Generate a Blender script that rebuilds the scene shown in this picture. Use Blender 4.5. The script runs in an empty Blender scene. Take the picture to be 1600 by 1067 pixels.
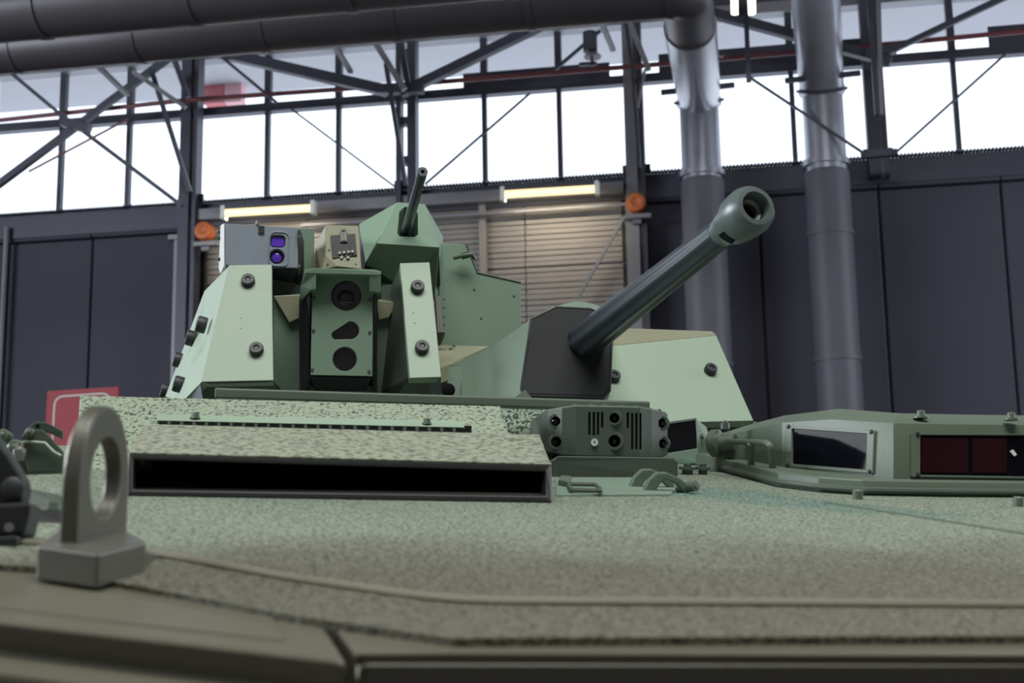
import bpy, bmesh, math, random
from mathutils import Vector as V, Matrix
random.seed(7)
S = bpy.context.scene
COL = S.collection

# ------------------------------------------------------------------ camera
FPX = 2222.0
PITCH, ROLL, YAW = math.radians(10.455), math.radians(0.962), math.radians(9.61)
CAM = V((0, 0, 2.1))
_f = V((0, math.cos(PITCH), math.sin(PITCH)))
_r0 = V((1, 0, 0)); _u0 = V((0, -math.sin(PITCH), math.cos(PITCH)))
_r = _r0*math.cos(ROLL) - _u0*math.sin(ROLL)
_u = _u0*math.cos(ROLL) + _r0*math.sin(ROLL)
cd = bpy.data.cameras.new('camera'); cam = bpy.data.objects.new('camera', cd); COL.objects.link(cam)
cam.matrix_world = Matrix(((_r.x, _u.x, -_f.x, CAM.x), (_r.y, _u.y, -_f.y, CAM.y), (_r.z, _u.z, -_f.z, CAM.z), (0, 0, 0, 1)))
cd.sensor_width = 36; cd.lens = FPX/1600*36; cd.clip_start = .05; cd.clip_end = 200
cd.dof.use_dof = True; cd.dof.focus_distance = 4.1; cd.dof.aperture_fstop = 5.6
S.camera = cam

# ------------------------------------------------------------------ world, daylight, exposure
w = bpy.data.worlds.new('world'); S.world = w; w.use_nodes = True
bg = w.node_tree.nodes['Background']; bg.inputs[0].default_value = (.86, .91, 1, 1); bg.inputs[1].default_value = 2.3
S.view_settings.view_transform = 'Standard'; S.view_settings.look = 'None'
S.view_settings.gamma = 1; S.view_settings.use_curve_mapping = False
S.view_settings.exposure = 0.0

def area(name, loc, target, sx, sy, power, col):
    l = bpy.data.lights.new(name, 'AREA'); l.shape = 'RECTANGLE'; l.size = sx; l.size_y = sy; l.energy = power; l.color = col
    o = bpy.data.objects.new(name, l); COL.objects.link(o); o.location = loc
    o.rotation_euler = (V(target)-V(loc)).to_track_quat('-Z', 'Y').to_euler()
    return o
# daylight entering by the roof lights above the vehicle and by the glazing of the left side of the hall
area('roof_light_daylight', (1.0, -1.2, 11.2), (1.0, 0.2, 0), 9, 4.5, 1300, (1, 1, .98))
area('side_glazing_daylight', (-15.5, 7, 7.2), (0, 6, 2.5), 12, 4, 2700, (.88, .93, 1))
area('right_glazing_daylight', (15.5, 10, 7.2), (0, 8, 2.5), 10, 4, 1300, (.88, .93, 1))

# ------------------------------------------------------------------ helpers
def P(px, py, d): return CAM + (_f + _r*((px-800)/FPX) + _u*((533.5-py)/FPX))*d
def ray(px, py): return _f + _r*((px-800)/FPX) + _u*((533.5-py)/FPX)
def hit(px, py, p0, n):
    r = ray(px, py); return CAM + r*((p0-CAM).dot(n)/r.dot(n))
ORG = {}
def org(o): return ORG.get(o.name, V((0, 0, 0))) if o else V((0, 0, 0))
def props(o, label=None, cat=None, group=None, kind=None):
    if label: o['label'] = label
    if cat: o['category'] = cat
    if group: o['group'] = group
    if kind: o['kind'] = kind
    return o
def thing(name, loc, label=None, cat=None, group=None, kind=None):
    o = bpy.data.objects.new(name, None); COL.objects.link(o); o.location = loc; ORG[o.name] = V(loc); o.empty_display_size = .1
    return props(o, label, cat, group, kind)
def obj(name, verts, faces, mat, parent=None, smooth=False, bevel=0, seg=2, recalc=True, ang=35):
    c = sum((V(v) for v in verts), V((0, 0, 0)))/len(verts)
    me = bpy.data.meshes.new(name); me.from_pydata([tuple(V(v)-c) for v in verts], [], faces)
    if recalc:
        b = bmesh.new(); b.from_mesh(me); bmesh.ops.recalc_face_normals(b, faces=b.faces); b.to_mesh(me); b.free()
    if mat: me.materials.append(mat)
    o = bpy.data.objects.new(name, me); COL.objects.link(o); ORG[o.name] = c
    o.parent = parent; o.location = c - org(parent)
    if smooth:
        me.polygons.foreach_set('use_smooth', [True]*len(me.polygons))
        me.set_sharp_from_angle(angle=math.radians(ang))
    if bevel:
        m = o.modifiers.new('bevel', 'BEVEL'); m.width = bevel; m.segments = seg; m.limit_method = 'ANGLE'; m.angle_limit = math.radians(25); m.harden_normals = False
    return o
def loft(a, b):
    n = len(a); v = list(a)+list(b); f = [tuple(range(n)), tuple(range(2*n-1, n-1, -1))]
    f += [(i, (i+1) % n, n+(i+1) % n, n+i) for i in range(n)]
    return v, f
def slab(name, pts, vec, mat, parent=None, **k):
    pts = [V(p) for p in pts]; v, f = loft(pts, [p+vec for p in pts]); return obj(name, v, f, mat, parent, **k)
def perp(ax):
    ax = ax.normalized(); h = V((0, 0, 1)) if abs(ax.z) < .9 else V((1, 0, 0))
    a = ax.cross(h).normalized(); return a, a.cross(ax).normalized()
def lathe_data(p0, ax, prof, n=24, closed=False):
    ax = ax.normalized(); a, b = perp(ax); v = []; f = []
    for (t, r) in prof:
        for i in range(n):
            q = 2*math.pi*i/n; v.append(p0+ax*t+(a*math.cos(q)+b*math.sin(q))*r)
    m = len(prof)
    for j in range(m-1 if not closed else m):
        for i in range(n):
            k = (i+1) % n; j2 = (j+1) % m
            f.append((j*n+i, j*n+k, j2*n+k, j2*n+i))
    if not closed:
        f.append(tuple(range(n))); f.append(tuple(range((m-1)*n, m*n)))
    return v, f
def lathe(name, p0, ax, prof, mat, parent=None, n=24, closed=False, **k):
    v, f = lathe_data(p0, ax, prof, n, closed); k.setdefault('smooth', True); return obj(name, v, f, mat, parent, **k)
def cyl(name, p0, p1, r0, mat, parent=None, r1=None, n=16, **k):
    ax = p1-p0; return lathe(name, p0, ax, [(0, r0), (ax.length, r0 if r1 is None else r1)], mat, parent, n, **k)
def tube_data(path, r, n=10):
    v = []; f = []; prev = None
    for i, p in enumerate(path):
        t = (path[min(i+1, len(path)-1)]-path[max(i-1, 0)]).normalized()
        if prev is None: a, b = perp(t)
        else:
            a = (prev-t*prev.dot(t)).normalized(); b = a.cross(t)
        prev = a; rr = r[i] if isinstance(r, (list, tuple)) else r
        for k in range(n):
            q = 2*math.pi*k/n; v.append(p+(a*math.cos(q)+b*math.sin(q))*rr)
    for j in range(len(path)-1):
        for k in range(n):
            k2 = (k+1) % n; f.append((j*n+k, j*n+k2, (j+1)*n+k2, (j+1)*n+k))
    f.append(tuple(range(n))); f.append(tuple(range((len(path)-1)*n, len(path)*n)))
    return v, f
def tube(name, path, r, mat, parent=None, n=10, **k):
    v, f = tube_data(path, r, n); k.setdefault('smooth', True); return obj(name, v, f, mat, parent, **k)
def bend(pts, r, k=5):
    out = [pts[0]]
    for i in range(1, len(pts)-1):
        a = (pts[i-1]-pts[i]); b = (pts[i+1]-pts[i]); rr = min(r, a.length*.45, b.length*.45)
        p, q = pts[i]+a.normalized()*rr, pts[i]+b.normalized()*rr
        for j in range(k+1):
            t = j/k; out.append(p*(1-t)**2+pts[i]*2*t*(1-t)+q*t*t)
    return out+[pts[-1]]
def beam_data(p0, p1, wd, dp, side):
    ax = (p1-p0).normalized(); s = (side-ax*side.dot(ax)).normalized(); t = ax.cross(s)
    q = [s*(wd/2)+t*(dp/2), -s*(wd/2)+t*(dp/2), -s*(wd/2)-t*(dp/2), s*(wd/2)-t*(dp/2)]
    return loft([p0+x for x in q], [p1+x for x in q])
def cut(o, cutters):
    """boolean difference worked out here and now; the cutters do not stay in the scene"""
    for (v, f) in cutters:
        me = bpy.data.meshes.new('cutter'); me.from_pydata([tuple(x) for x in v], [], f)
        b = bmesh.new(); b.from_mesh(me); bmesh.ops.recalc_face_normals(b, faces=b.faces); b.to_mesh(me); b.free()
        c = bpy.data.objects.new('cutter', me); COL.objects.link(c)
        m = o.modifiers.new('cut', 'BOOLEAN'); m.operation = 'DIFFERENCE'; m.solver = 'EXACT'; m.object = c
        bpy.context.view_layer.update()
        dg = bpy.context.evaluated_depsgraph_get(); new = bpy.data.meshes.new_from_object(o.evaluated_get(dg))
        o.modifiers.clear(); o.data = new; bpy.data.objects.remove(c); bpy.data.meshes.remove(me)
    return o
def hexbolt(name, p, ax, r, h, mat, parent, n=6):
    return lathe(name, p-ax*h*.15, ax, [(0, r*1.35), (h*.3, r*1.35), (h*.3, r), (h*1.05, r), (h*1.15, r*.8)], mat, parent, n, smooth=False)

# ------------------------------------------------------------------ materials
def lin(c): return tuple(((x/255+.055)/1.055)**2.4 if x > 10 else x/255/12.92 for x in c)+(1,)
def mat(name, rgb, rough=.55, metal=0, var=.12, vscale=6, bump=0, bscale=80, emit=0, spec=.5):
    m = bpy.data.materials.new(name); m.use_nodes = True; nt = m.node_tree; N = nt.nodes; L = nt.links; b = N['Principled BSDF']
    c = lin(rgb); b.inputs['Roughness'].default_value = rough; b.inputs['Metallic'].default_value = metal
    b.inputs['Specular IOR Level'].default_value = spec
    g = N.new('ShaderNodeNewGeometry'); n = N.new('ShaderNodeTexNoise'); n.inputs['Scale'].default_value = vscale; n.inputs['Detail'].default_value = 6
    L.new(g.outputs['Position'], n.inputs['Vector'])
    r = N.new('ShaderNodeMix'); r.data_type = 'RGBA'; r.inputs[6].default_value = tuple(x*(1-var) for x in c[:3])+(1,); r.inputs[7].default_value = tuple(min(1, x*(1+var)) for x in c[:3])+(1,)
    L.new(n.outputs['Fac'], r.inputs[0]); L.new(r.outputs[2], b.inputs['Base Color'])
    if bump:
        n2 = N.new('ShaderNodeTexNoise'); n2.inputs['Scale'].default_value = bscale; n2.inputs['Detail'].default_value = 3; L.new(g.outputs['Position'], n2.inputs['Vector'])
        bp = N.new('ShaderNodeBump'); bp.inputs['Strength'].default_value = bump; bp.inputs['Distance'].default_value = .004
        L.new(n2.outputs['Fac'], bp.inputs['Height']); L.new(bp.outputs[0], b.inputs['Normal'])
    if emit:
        b.inputs['Emission Color'].default_value = c; b.inputs['Emission Strength'].default_value = emit
    return m
M = {}
M['green'] = mat('armour_green', (148, 168, 146), .5, var=.05, vscale=3, bump=.12, bscale=220)
M['green2'] = mat('turret_green', (120, 140, 124), .5, var=.06, vscale=3, bump=.12, bscale=220)
M['sight'] = mat('sight_green', (122, 146, 126), .5, var=.06, vscale=4, bump=.1, bscale=250)
M['olive'] = mat('cast_olive', (94, 107, 92), .45, var=.1, vscale=5, bump=.1, bscale=150)
M['dolive'] = mat('dark_olive', (82, 92, 83), .45, var=.1, vscale=6, bump=.1, bscale=150)
M['tan'] = mat('camouflage_tan', (146, 146, 120), .55, var=.06, vscale=5, bump=.1, bscale=200)
M['nose'] = mat('nose_tan_green', (94, 92, 78), .42, var=.12, vscale=4, bump=.06, bscale=120)
M['beadp'] = mat('bead_paint', (124, 122, 106), .45, var=.12, vscale=8)
M['intake'] = mat('intake_dark', (40, 41, 40), .5, var=.15, vscale=12)
M['grey'] = mat('sight_grey', (132, 142, 152), .5, var=.1, vscale=14, bump=.05, bscale=200)
M['black'] = mat('black_rubber', (44, 46, 48), .5, var=.15, vscale=20)
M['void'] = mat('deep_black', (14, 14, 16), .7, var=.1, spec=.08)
M['mantlet'] = mat('mantlet_black', (31, 34, 34), .75, var=.1, vscale=8, bump=.15, bscale=200)  # near-black tone given to the mantlet face
M['gun'] = mat('gun_metal', (66, 72, 78), .36, metal=.35, var=.1, vscale=8)
M['gunlight'] = mat('muzzle_paint', (98, 108, 108), .36, metal=.25, var=.08, vscale=10)
M['steel'] = mat('worn_steel', (128, 128, 122), .38, metal=.55, var=.15, vscale=18, bump=.05, bscale=120)
M['lug'] = mat('lug_paint', (98, 97, 88), .36, metal=.35, var=.15, vscale=14, bump=.08, bscale=150)
M['bolt'] = mat('bolt_head', (96, 106, 94), .4, var=.1, vscale=30)
M['white'] = mat('white_plastic', (215, 218, 214), .5, var=.05)
M['glassd'] = mat('dark_glass', (14, 16, 22), .05, var=.1, spec=.05)
M['redglass'] = mat('tinted_glass', (40, 18, 22), .1, var=.15, spec=.15)
M['purple'] = mat('coated_lens', (96, 60, 190), .12, var=.25, vscale=60, spec=.8)
M['lens'] = mat('dark_lens', (24, 18, 20), .05, var=.2, vscale=40, spec=.9)
M['hull'] = mat('hull_paint', (84, 92, 80), .55, var=.1)
M['tyre'] = mat('tyre_rubber', (28, 28, 29), .8, var=.15)
# hall
M['wall'] = mat('dark_wall_panel', (60, 61, 73), .8, var=.1, vscale=1.2, bump=.15, bscale=30)
M['wallside'] = mat('hall_wall', (110, 110, 112), .8, var=.1, vscale=.5)
M['floor'] = mat('hall_floor', (88, 86, 84), .6, var=.12, vscale=1.5)
M['roof'] = mat('roof_underside', (64, 64, 68), .8, var=.12, vscale=1)
M['iron'] = mat('painted_steel_dark', (66, 68, 80), .5, metal=.2, var=.12, vscale=3)
M['ironl'] = mat('painted_steel_grey', (128, 128, 134), .5, metal=.2, var=.1, vscale=3)
M['duct'] = mat('duct_dark', (78, 76, 80), .42, metal=.5, var=.12, vscale=2)
M['galv'] = mat('galvanised_duct', (160, 162, 172), .32, metal=.6, var=.12, vscale=4)
M['ductpaint'] = mat('duct_painted', (84, 84, 94), .55, var=.12, vscale=3)
M['door'] = mat('door_slat_beige', (138, 133, 130), .6, var=.07, vscale=1.5)
M['red'] = mat('banner_red', (146, 34, 46), .6, var=.06, vscale=3)
M['redpipe'] = mat('sprinkler_red', (108, 54, 60), .5, var=.1, vscale=3)
M['orange'] = mat('orange_plastic', (190, 102, 52), .55, var=.15, vscale=10)
M['pinkwall'] = mat('outside_red_wall', (228, 176, 180), .8, var=.1, vscale=1)
M['pinkwall2'] = mat('outside_red_board', (196, 110, 116), .8, var=.1, vscale=1)
M['soffit'] = mat('outside_soffit', (176, 176, 182), .8, var=.06, vscale=.6)
M['tubewarm'] = mat('fluorescent_tube', (255, 228, 170), .5, var=0, emit=1.5)
M['tubecool'] = mat('lamp_tube', (255, 244, 224), .5, var=0, emit=5)
def glass_pane():
    m = bpy.data.materials.new('window_glass'); m.use_nodes = True; nt = m.node_tree; N = nt.nodes; N.clear()
    t = N.new('ShaderNodeBsdfTransparent'); t.inputs[0].default_value = (.93, .95, .97, 1)
    g = N.new('ShaderNodeBsdfGlossy'); g.inputs['Roughness'].default_value = .1; g.inputs[0].default_value = (.8, .8, .8, 1)
    x = N.new('ShaderNodeMixShader'); x.inputs[0].default_value = .05; o = N.new('ShaderNodeOutputMaterial')
    nt.links.new(t.outputs[0], x.inputs[1]); nt.links.new(g.outputs[0], x.inputs[2]); nt.links.new(x.outputs[0], o.inputs[0]); return m
M['pane'] = glass_pane()

# ------------------------------------------------------------------ vehicle frame: the glacis plane and its axes
A0, B0, C0 = P(800, 942, 1.48), P(1600, 950, 1.57), P(530, 780, 2.55)
RX = (B0-A0).normalized(); UN = RX.cross(C0-A0).normalized(); FW = UN.cross(RX).normalized()
if UN.z < 0: UN = -UN
if FW.y < 0: FW = -FW
VU = (V((0, 0, 1))-RX*RX.z).normalized(); VB = VU.cross(RX).normalized()          # vehicle up, vehicle rearwards
if VB.y < 0: VB = -VB
def D(px, py, h=0): return hit(px, py, A0+UN*h, UN)
def G(s, t, h=0): return A0+RX*s+FW*t+UN*h

def speckle(name, cols, thr=.5, scale=160, dark=.35, camo=True):
    """non-slip paint: grit as fine relief, camouflage in patches"""
    m = bpy.data.materials.new(name); m.use_nodes = True; nt = m.node_tree; N = nt.nodes; L = nt.links; b = N['Principled BSDF']
    b.inputs['Roughness'].default_value = .62; b.inputs['Specular IOR Level'].default_value = .35
    g = N.new('ShaderNodeNewGeometry')
    def math_(op, a, bb):
        n = N.new('ShaderNodeMath'); n.operation = op
        for i, x in enumerate((a, bb)):
            if isinstance(x, (int, float)): n.inputs[i].default_value = x
            else: L.new(x, n.inputs[i])
        return n.outputs[0]
    def dot(vec):
        s = N.new('ShaderNodeVectorMath'); s.operation = 'SUBTRACT'; L.new(g.outputs['Position'], s.inputs[0]); s.inputs[1].default_value = A0
        n = N.new('ShaderNodeVectorMath'); n.operation = 'DOT_PRODUCT'; L.new(s.outputs[0], n.inputs[0]); n.inputs[1].default_value = vec; return n.outputs['Value']
    def noise(sc, det=4):
        n = N.new('ShaderNodeTexNoise'); n.inputs['Scale'].default_value = sc; n.inputs['Detail'].default_value = det; L.new(g.outputs['Position'], n.inputs['Vector']); return n.outputs['Fac']
    def step(x, lo, hi):
        n = N.new('ShaderNodeMapRange'); L.new(x, n.inputs[0]); n.inputs[1].default_value = lo; n.inputs[2].default_value = hi; n.interpolation_type = 'SMOOTHSTEP'; return n.outputs[0]
    def mix(fac, a, bb):
        n = N.new('ShaderNodeMix'); n.data_type = 'RGBA'; L.new(fac, n.inputs[0])
        for i, x in ((6, a), (7, bb)):
            if isinstance(x, tuple): n.inputs[i].default_value = x
            else: L.new(x, n.inputs[i])
        return n.outputs[2]
    c = lin(cols[0])
    if camo:
        t = math_('ADD', dot(FW), math_('MULTIPLY', noise(4, 3), .5)); t = math_('SUBTRACT', t, math_('MULTIPLY', dot(RX), .16))
        c = mix(step(t, .42, .98), lin(cols[1]), c)                                    # brown towards the nose
        sx = math_('SUBTRACT', dot(RX), .62); ty = math_('SUBTRACT', dot(FW), 1.45)
        rr = math_('ADD', math_('MULTIPLY', math_('ADD', sx, ty), math_('ADD', sx, ty)), math_('MULTIPLY', math_('MULTIPLY', sx, sx), .35))
        c = mix(step(math_('ADD', rr, math_('MULTIPLY', noise(9, 3), .14)), .15, .07), c, lin(cols[2]))
        c = mix(step(noise(1.7, 2), .56, .66), c, mix(step(t, .4, .9), lin(cols[1]), lin(cols[3])))
    gr = noise(scale, 2.5)
    sp = step(gr, thr, thr+.14)
    b2 = N.new('ShaderNodeMix'); b2.data_type = 'RGBA'; b2.blend_type = 'MULTIPLY'; L.new(sp, b2.inputs[0]); L.new(c, b2.inputs[6]) if not isinstance(c, tuple) else setattr(b2.inputs[6], 'default_value', c)
    b2.inputs[7].default_value = (dark, dark*1.03, dark*.98, 1)
    L.new(b2.outputs[2], b.inputs['Base Color'])
    bp = N.new('ShaderNodeBump'); bp.inputs['Strength'].default_value = .55; bp.inputs['Distance'].default_value = .003
    L.new(gr, bp.inputs['Height']); bp.invert = True; L.new(bp.outputs[0], b.inputs['Normal'])
    return m
M['deck'] = speckle('nonslip_glacis', ((138, 148, 131), (106, 104, 90), (112, 138, 124), (134, 146, 130)), thr=.45, scale=165, dark=.34)
M['plate'] = speckle('nonslip_upper', ((150, 162, 140),), thr=.51, scale=110, dark=.12, camo=False)
M['plate3'] = speckle('nonslip_worn', ((146, 152, 132),), thr=.47, scale=75, dark=.45, camo=False)
M['plate2'] = speckle('nonslip_dark', ((150, 168, 148),), thr=.46, scale=140, dark=.1, camo=False)

# ================================================================== THE HALL
Uw = V((math.cos(YAW), -math.sin(YAW), 0)); Nw = V((math.sin(YAW), math.cos(YAW), 0)); Z = V((0, 0, 1))
W0 = V((0, 20, 0))
def Wp(px, py, off=0): return hit(px, py, W0-Nw*off, Nw)
def uz(px, py, off=0):
    p = Wp(px, py, off); return (p-W0).dot(Uw), p.z
def wpt(u, z, off=0): return W0+Uw*u+Z*z-Nw*off
def wbox(name, u0, u1, z0, z1, o0, o1, m, parent=None, **k):
    q = [(u0, z0), (u1, z0), (u1, z1), (u0, z1)]
    v, f = loft([wpt(u, z, o0) for u, z in q], [wpt(u, z, o1) for u, z in q]); return obj(name, v, f, m, parent, **k)
def wbeam(name, a, b, wpx, off, m, parent=None, dp=None):
    """a straight steel section between two points of a plane standing off metres in front of the wall; wpx: its width there"""
    p0, p1 = Wp(a[0], a[1], off), Wp(b[0], b[1], off); wd = wpx*19/FPX
    ax = (p1-p0).normalized(); side = ax.cross(Nw)
    v, f = beam_data(p0, p1, wd, dp or wd, side); return obj(name, v, f, m, parent)
zs = sum(uz(*p)[1] for p in ((205, 326), (765, 287), (1370, 246)))/3
zr = sum(uz(*p)[1] for p in ((289, 186), (653, 158), (1237, 114)))/3
zt = (uz(653, 68)[1]+uz(1378, 13)[1])/2
ZR = 11.6
um = [uz(*p)[0] for p in ((92.5, 333), (1498.5, 234))]; du = (um[1]-um[0])/12; ug = lambda k: um[0]+du*k
RW = zr+.13                                                   # top of the rail above the big panes
# floor, roof and the walls out of view
def sbox(name, q, z0, z1, m):
    v, f = loft([V((x, y, z0)) for x, y in q], [V((x, y, z1)) for x, y in q]); o = obj(name, v, f, m); o['kind'] = 'structure'; return o
yl, yr = 20+17.24*math.sin(YAW), 20-17.24*math.sin(YAW)
sbox('floor', [(-17, -13), (17, -13), (17, yr), (-17, yl)], -.2, 0, M['floor'])
sbox('ceiling', [(-17, -13), (17, -13), (17, yr), (-17, yl)], ZR, ZR+.2, M['roof'])
sbox('wall_left', [(-17, -13), (-16.8, -13), (-16.8, yl), (-17, yl)], 0, ZR, M['wallside'])
sbox('wall_right', [(16.8, -13), (17, -13), (17, yr), (16.8, yr)], 0, ZR, M['wallside'])
sbox('wall_front', [(-16.8, -13), (16.8, -13), (16.8, -12.8), (-16.8, -12.8)], 0, ZR, M['wallside'])
# back wall: dark panels up to the sill, each panel on its own
UL, UR = -17.2, 17.0
wb = wbox('wall_back', UL, UR, 0, zs-.02, -.25, -.06, M['wall']); wb['kind'] = 'structure'
dl, dr = uz(300, 400)[0], uz(1008, 400)[0]                    # the big door between two columns
seams = [UL, uz(-330, 480)[0], uz(-110, 480)[0], uz(12, 480)[0], uz(143, 480)[0], uz(283, 480)[0], dl]
seams2 = [dr, uz(1193, 480)[0], uz(1383, 480)[0], uz(1578, 480)[0], uz(1790, 480)[0], uz(2000, 480)[0], UR]
zj = uz(1500, 290)[1]
for ss in (seams, seams2):
    for a, b in zip(ss[:-1], ss[1:]):
        wbox('wall_panel', a+.015, b-.015, .02, zj, -.06, .03+random.uniform(0, .03), M['wall'], wb, bevel=.02)
        wbox('wall_panel', a+.005, b-.005, zj+.015, zs-.04, -.06, .1, M['wall'], wb, bevel=.02)
wbox('wall_panel', dl, dr, uz(700, 312)[1], zs-.04, -.06, .1, M['wall'], wb, bevel=.02)
# corrugated strip along the sill
v = []; f = []; n = 1400
for i in range(n+1):
    u = UL+(UR-UL)*i/n; o = .14+.03*(1 if i % 2 else -1); zz = zs+(.008 if i % 2 else -.008)
    v += [wpt(u, zs-.06, o), wpt(u, zz, o)]
for i in range(n): f.append((2*i, 2*i+2, 2*i+3, 2*i+1))
o = obj('trim_1', v, f, M['iron'], recalc=False); o['kind'] = 'structure'
wbox('sill_beam', UL, UR, zs-.4, zs-.05, -.05, .12, M['iron'], o)
# windows: one per bay of three panes, with two rows of panes
cols_k = [-4, -1, 2, 5, 8, 11, 14, 17]
wn = 0
for ka, kb in zip(cols_k[:-1], cols_k[1:]):
    wn += 1
    fr = wbox('window_%d' % wn, ug(ka), ug(kb), zr, RW, -.08, .08, M['iron']); fr['kind'] = 'structure'
    for k in range(ka, kb):
        wbox('pane', ug(k)+.03, ug(k+1)-.03, zs-.1, zr+.01, -.02, -.008, M['pane'], fr)
        wbox('pane', ug(k)+.03, ug(k+1)-.03, RW-.01, zt, -.02, -.008, M['pane'], fr)
        if k > ka:
            wbox('mullion', ug(k)-.035, ug(k)+.035, zs-.1, zr, -.05, .05, M['iron'], fr)
            wbox('mullion', ug(k)-.05, ug(k)+.05, RW, zt, -.05, .05, M['iron'], fr)
    wbox('head_beam', ug(ka), ug(kb), zt, zt+.16, -.1, .14, M['ironl'], fr)
    wbox('upper_panel', ug(ka), ug(kb), zt+.16, ZR, -.1, .02, M['roof'], fr)
# dark boards that close the foot of the upper row
t2 = wbox('trim_2', uz(725, 120)[0], uz(953, 110)[0], RW, RW+.22, .03, .07, M['iron']); t2['kind'] = 'structure'
wbox('board', uz(1030, 110)[0], uz(1358, 90)[0], RW, RW+.28, .03, .07, M['iron'], t2)
wbox('board', uz(1543, 60)[0], uz(1800, 60)[0], RW, RW+.3, .03, .07, M['iron'], t2)
# outside: the eaves overhead and a red wall further off
o = wbox('eaves_outside', UL, UR, zt+.35, zt+.5, -2.3, -.3, M['soffit']); o['kind'] = 'structure'; o['label'] = 'pale eaves seen outside through the upper window row'
oa, ob = uz(350, 160, -1.8), uz(378, 95, -1.8); oc = uz(318, 160, -1.8)
o = wbox('outside_wall', oa[0], ob[0], oa[1], ob[1]+.3, -2, -1.8, M['pinkwall']); o['kind'] = 'structure'
wbox('wall_board', oc[0], oa[0]-.01, oa[1], ob[1]+.3, -2, -1.78, M['pinkwall2'], o)
# columns
names = {2: 'dark steel column beside the upper left window bay, over the left orange reel', 5: 'slim double steel column right behind the machine gun barrel', 8: 'wide grey steel column above the right orange reel', 11: 'steel column at the far right between two window bays'}
for k in (2, 5, 8, 11):
    c = thing('steel_column', wpt(ug(k), 0 if k in (2, 8) else zs-.35, .25), names[k], 'column', 'columns of the window wall')
    zc0 = 0 if k in (2, 8) else zs-.35
    hw = .1 if k != 5 else .15
    if k == 5:
        wbox('web_plate', ug(k)-.15, ug(k)-.08, zc0, ZR, .12, .34, M['iron'], c); wbox('flange', ug(k)+.02, ug(k)+.15, zc0, ZR, .12, .34, M['iron'], c)
        for z in (zs+.3, zs+.9, zr+.6): wbox('batten_plate', ug(k)-.09, ug(k)+.05, z, z+.12, .16, .3, M['iron'], c)
    else:
        wbox('flange', ug(k)-.14, ug(k)+.02, zc0, ZR, .12, .36, M['iron'] if k != 8 else M['ironl'], c); wbox('web_plate', ug(k)+.02, ug(k)+.08, zc0, ZR, .15, .3, M['ironl'], c); wbox('flange', ug(k)+.08, ug(k)+.13, zc0, ZR, .12, .36, M['iron'], c)
    wbox('gusset', ug(k)-.2, ug(k)+.2, zs-.05, zs+.07, .2, .24, M['iron'], c)
# wind bracing and roof trusses
def truss(name, label, members, off, at):
    t = thing(name, Wp(*at, off), label, 'truss', 'roof trusses in front of the windows')
    for (nm, a, b, wpx, mk, do) in members: wbeam(nm, a, b, wpx, off+do, M[mk], t)
    return t
truss('roof_truss', 'dark crossing roof truss at the upper left of the windows', [
    ('chord', (-30, 309), (275, 82), 11, 'iron', 0), ('brace', (10, 108), (108, 190), 6, 'iron', 0), ('brace', (118, 196), (285, 322), 7, 'iron', 0),
    ('gusset', (98, 190), (140, 202), 16, 'iron', .05), ('brace', (236, 108), (297, 300), 7, 'iron', .1), ('brace', (272, 92), (294, 152), 8, 'iron', .1),
    ('tie_rod', (45, 268), (200, 186), 3, 'redpipe', .2), ('hanger', (208, 112), (290, 168), 7, 'ironl', .3)], 1.0, (100, 200))
truss('roof_truss', 'dark roof truss meeting the slim double column in the middle', [
    ('brace', (345, 88), (432, 160), 5, 'iron', 0), ('chord', (300, 72.7), (604, 142), 17, 'iron', 0), ('chord', (626, 146), (880, 23), 15, 'iron', 0),
    ('gusset', (590, 140), (662, 138), 16, 'iron', .05), ('strut', (586, 66), (632, 140), 10, 'ironl', .2), ('strut', (603, 100), (634, 290), 7, 'iron', .1),
    ('tie_rod', (452, 168), (616, 291), 3.2, 'iron', .05), ('tie_rod', (664, 288), (828, 146), 3.4, 'iron', .05), ('strut', (627, 66), (637, 130), 9, 'iron', .0)], 1.0, (632, 142))
truss('roof_truss', 'roof truss running to the wide column behind the muzzle', [
    ('brace', (868, 108), (938, 48), 5, 'iron', 0), ('strut', (978, 36), (990, 118), 6, 'iron', .1), ('strut', (984, 34), (1014, 110), 8, 'ironl', .2), ('strut', (988, 110), (1000, 262), 5, 'iron', .1), ('strut', (1008, 108), (996, 168), 4, 'ironl', .2)], 1.0, (990, 118))
truss('roof_truss', 'roof truss behind the two vertical ducts at upper right', [
    ('chord', (1110, 20), (1392, 96), 15, 'iron', 0), ('brace', (1092, 66), (1130, 88), 6, 'iron', 0), ('tie_rod', (1170, 120), (1352, 241), 4, 'iron', .05), ('tie_rod', (1398, 240), (1574, 82), 3.6, 'iron', .05),
    ('chord', (1392, 80), (1590, -14), 9, 'iron', 0), ('gusset', (1352, 84), (1400, 76), 14, 'iron', .05), ('gusset', (1345, 243), (1402, 238), 10, 'iron', .0), ('strut', (1357, -20), (1371, 180), 8, 'iron', .3), ('strut', (1372, -20), (1377, 180), 7, 'ironl', .3)], 1.0, (1380, 90))
# red sprinkler pipe along the rail
tube('sprinkler_pipe', [Wp(-20, 190, .8), Wp(230, 163, .8), Wp(300, 156, .8), Wp(650, 131, .8), Wp(1000, 103, .8), Wp(1400, 68, .8), Wp(1640, 45, .8)], .035, M['redpipe'])
props(bpy.data.objects['sprinkler_pipe'], 'thin dark red pipe running along the window rail', 'pipe')
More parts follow.
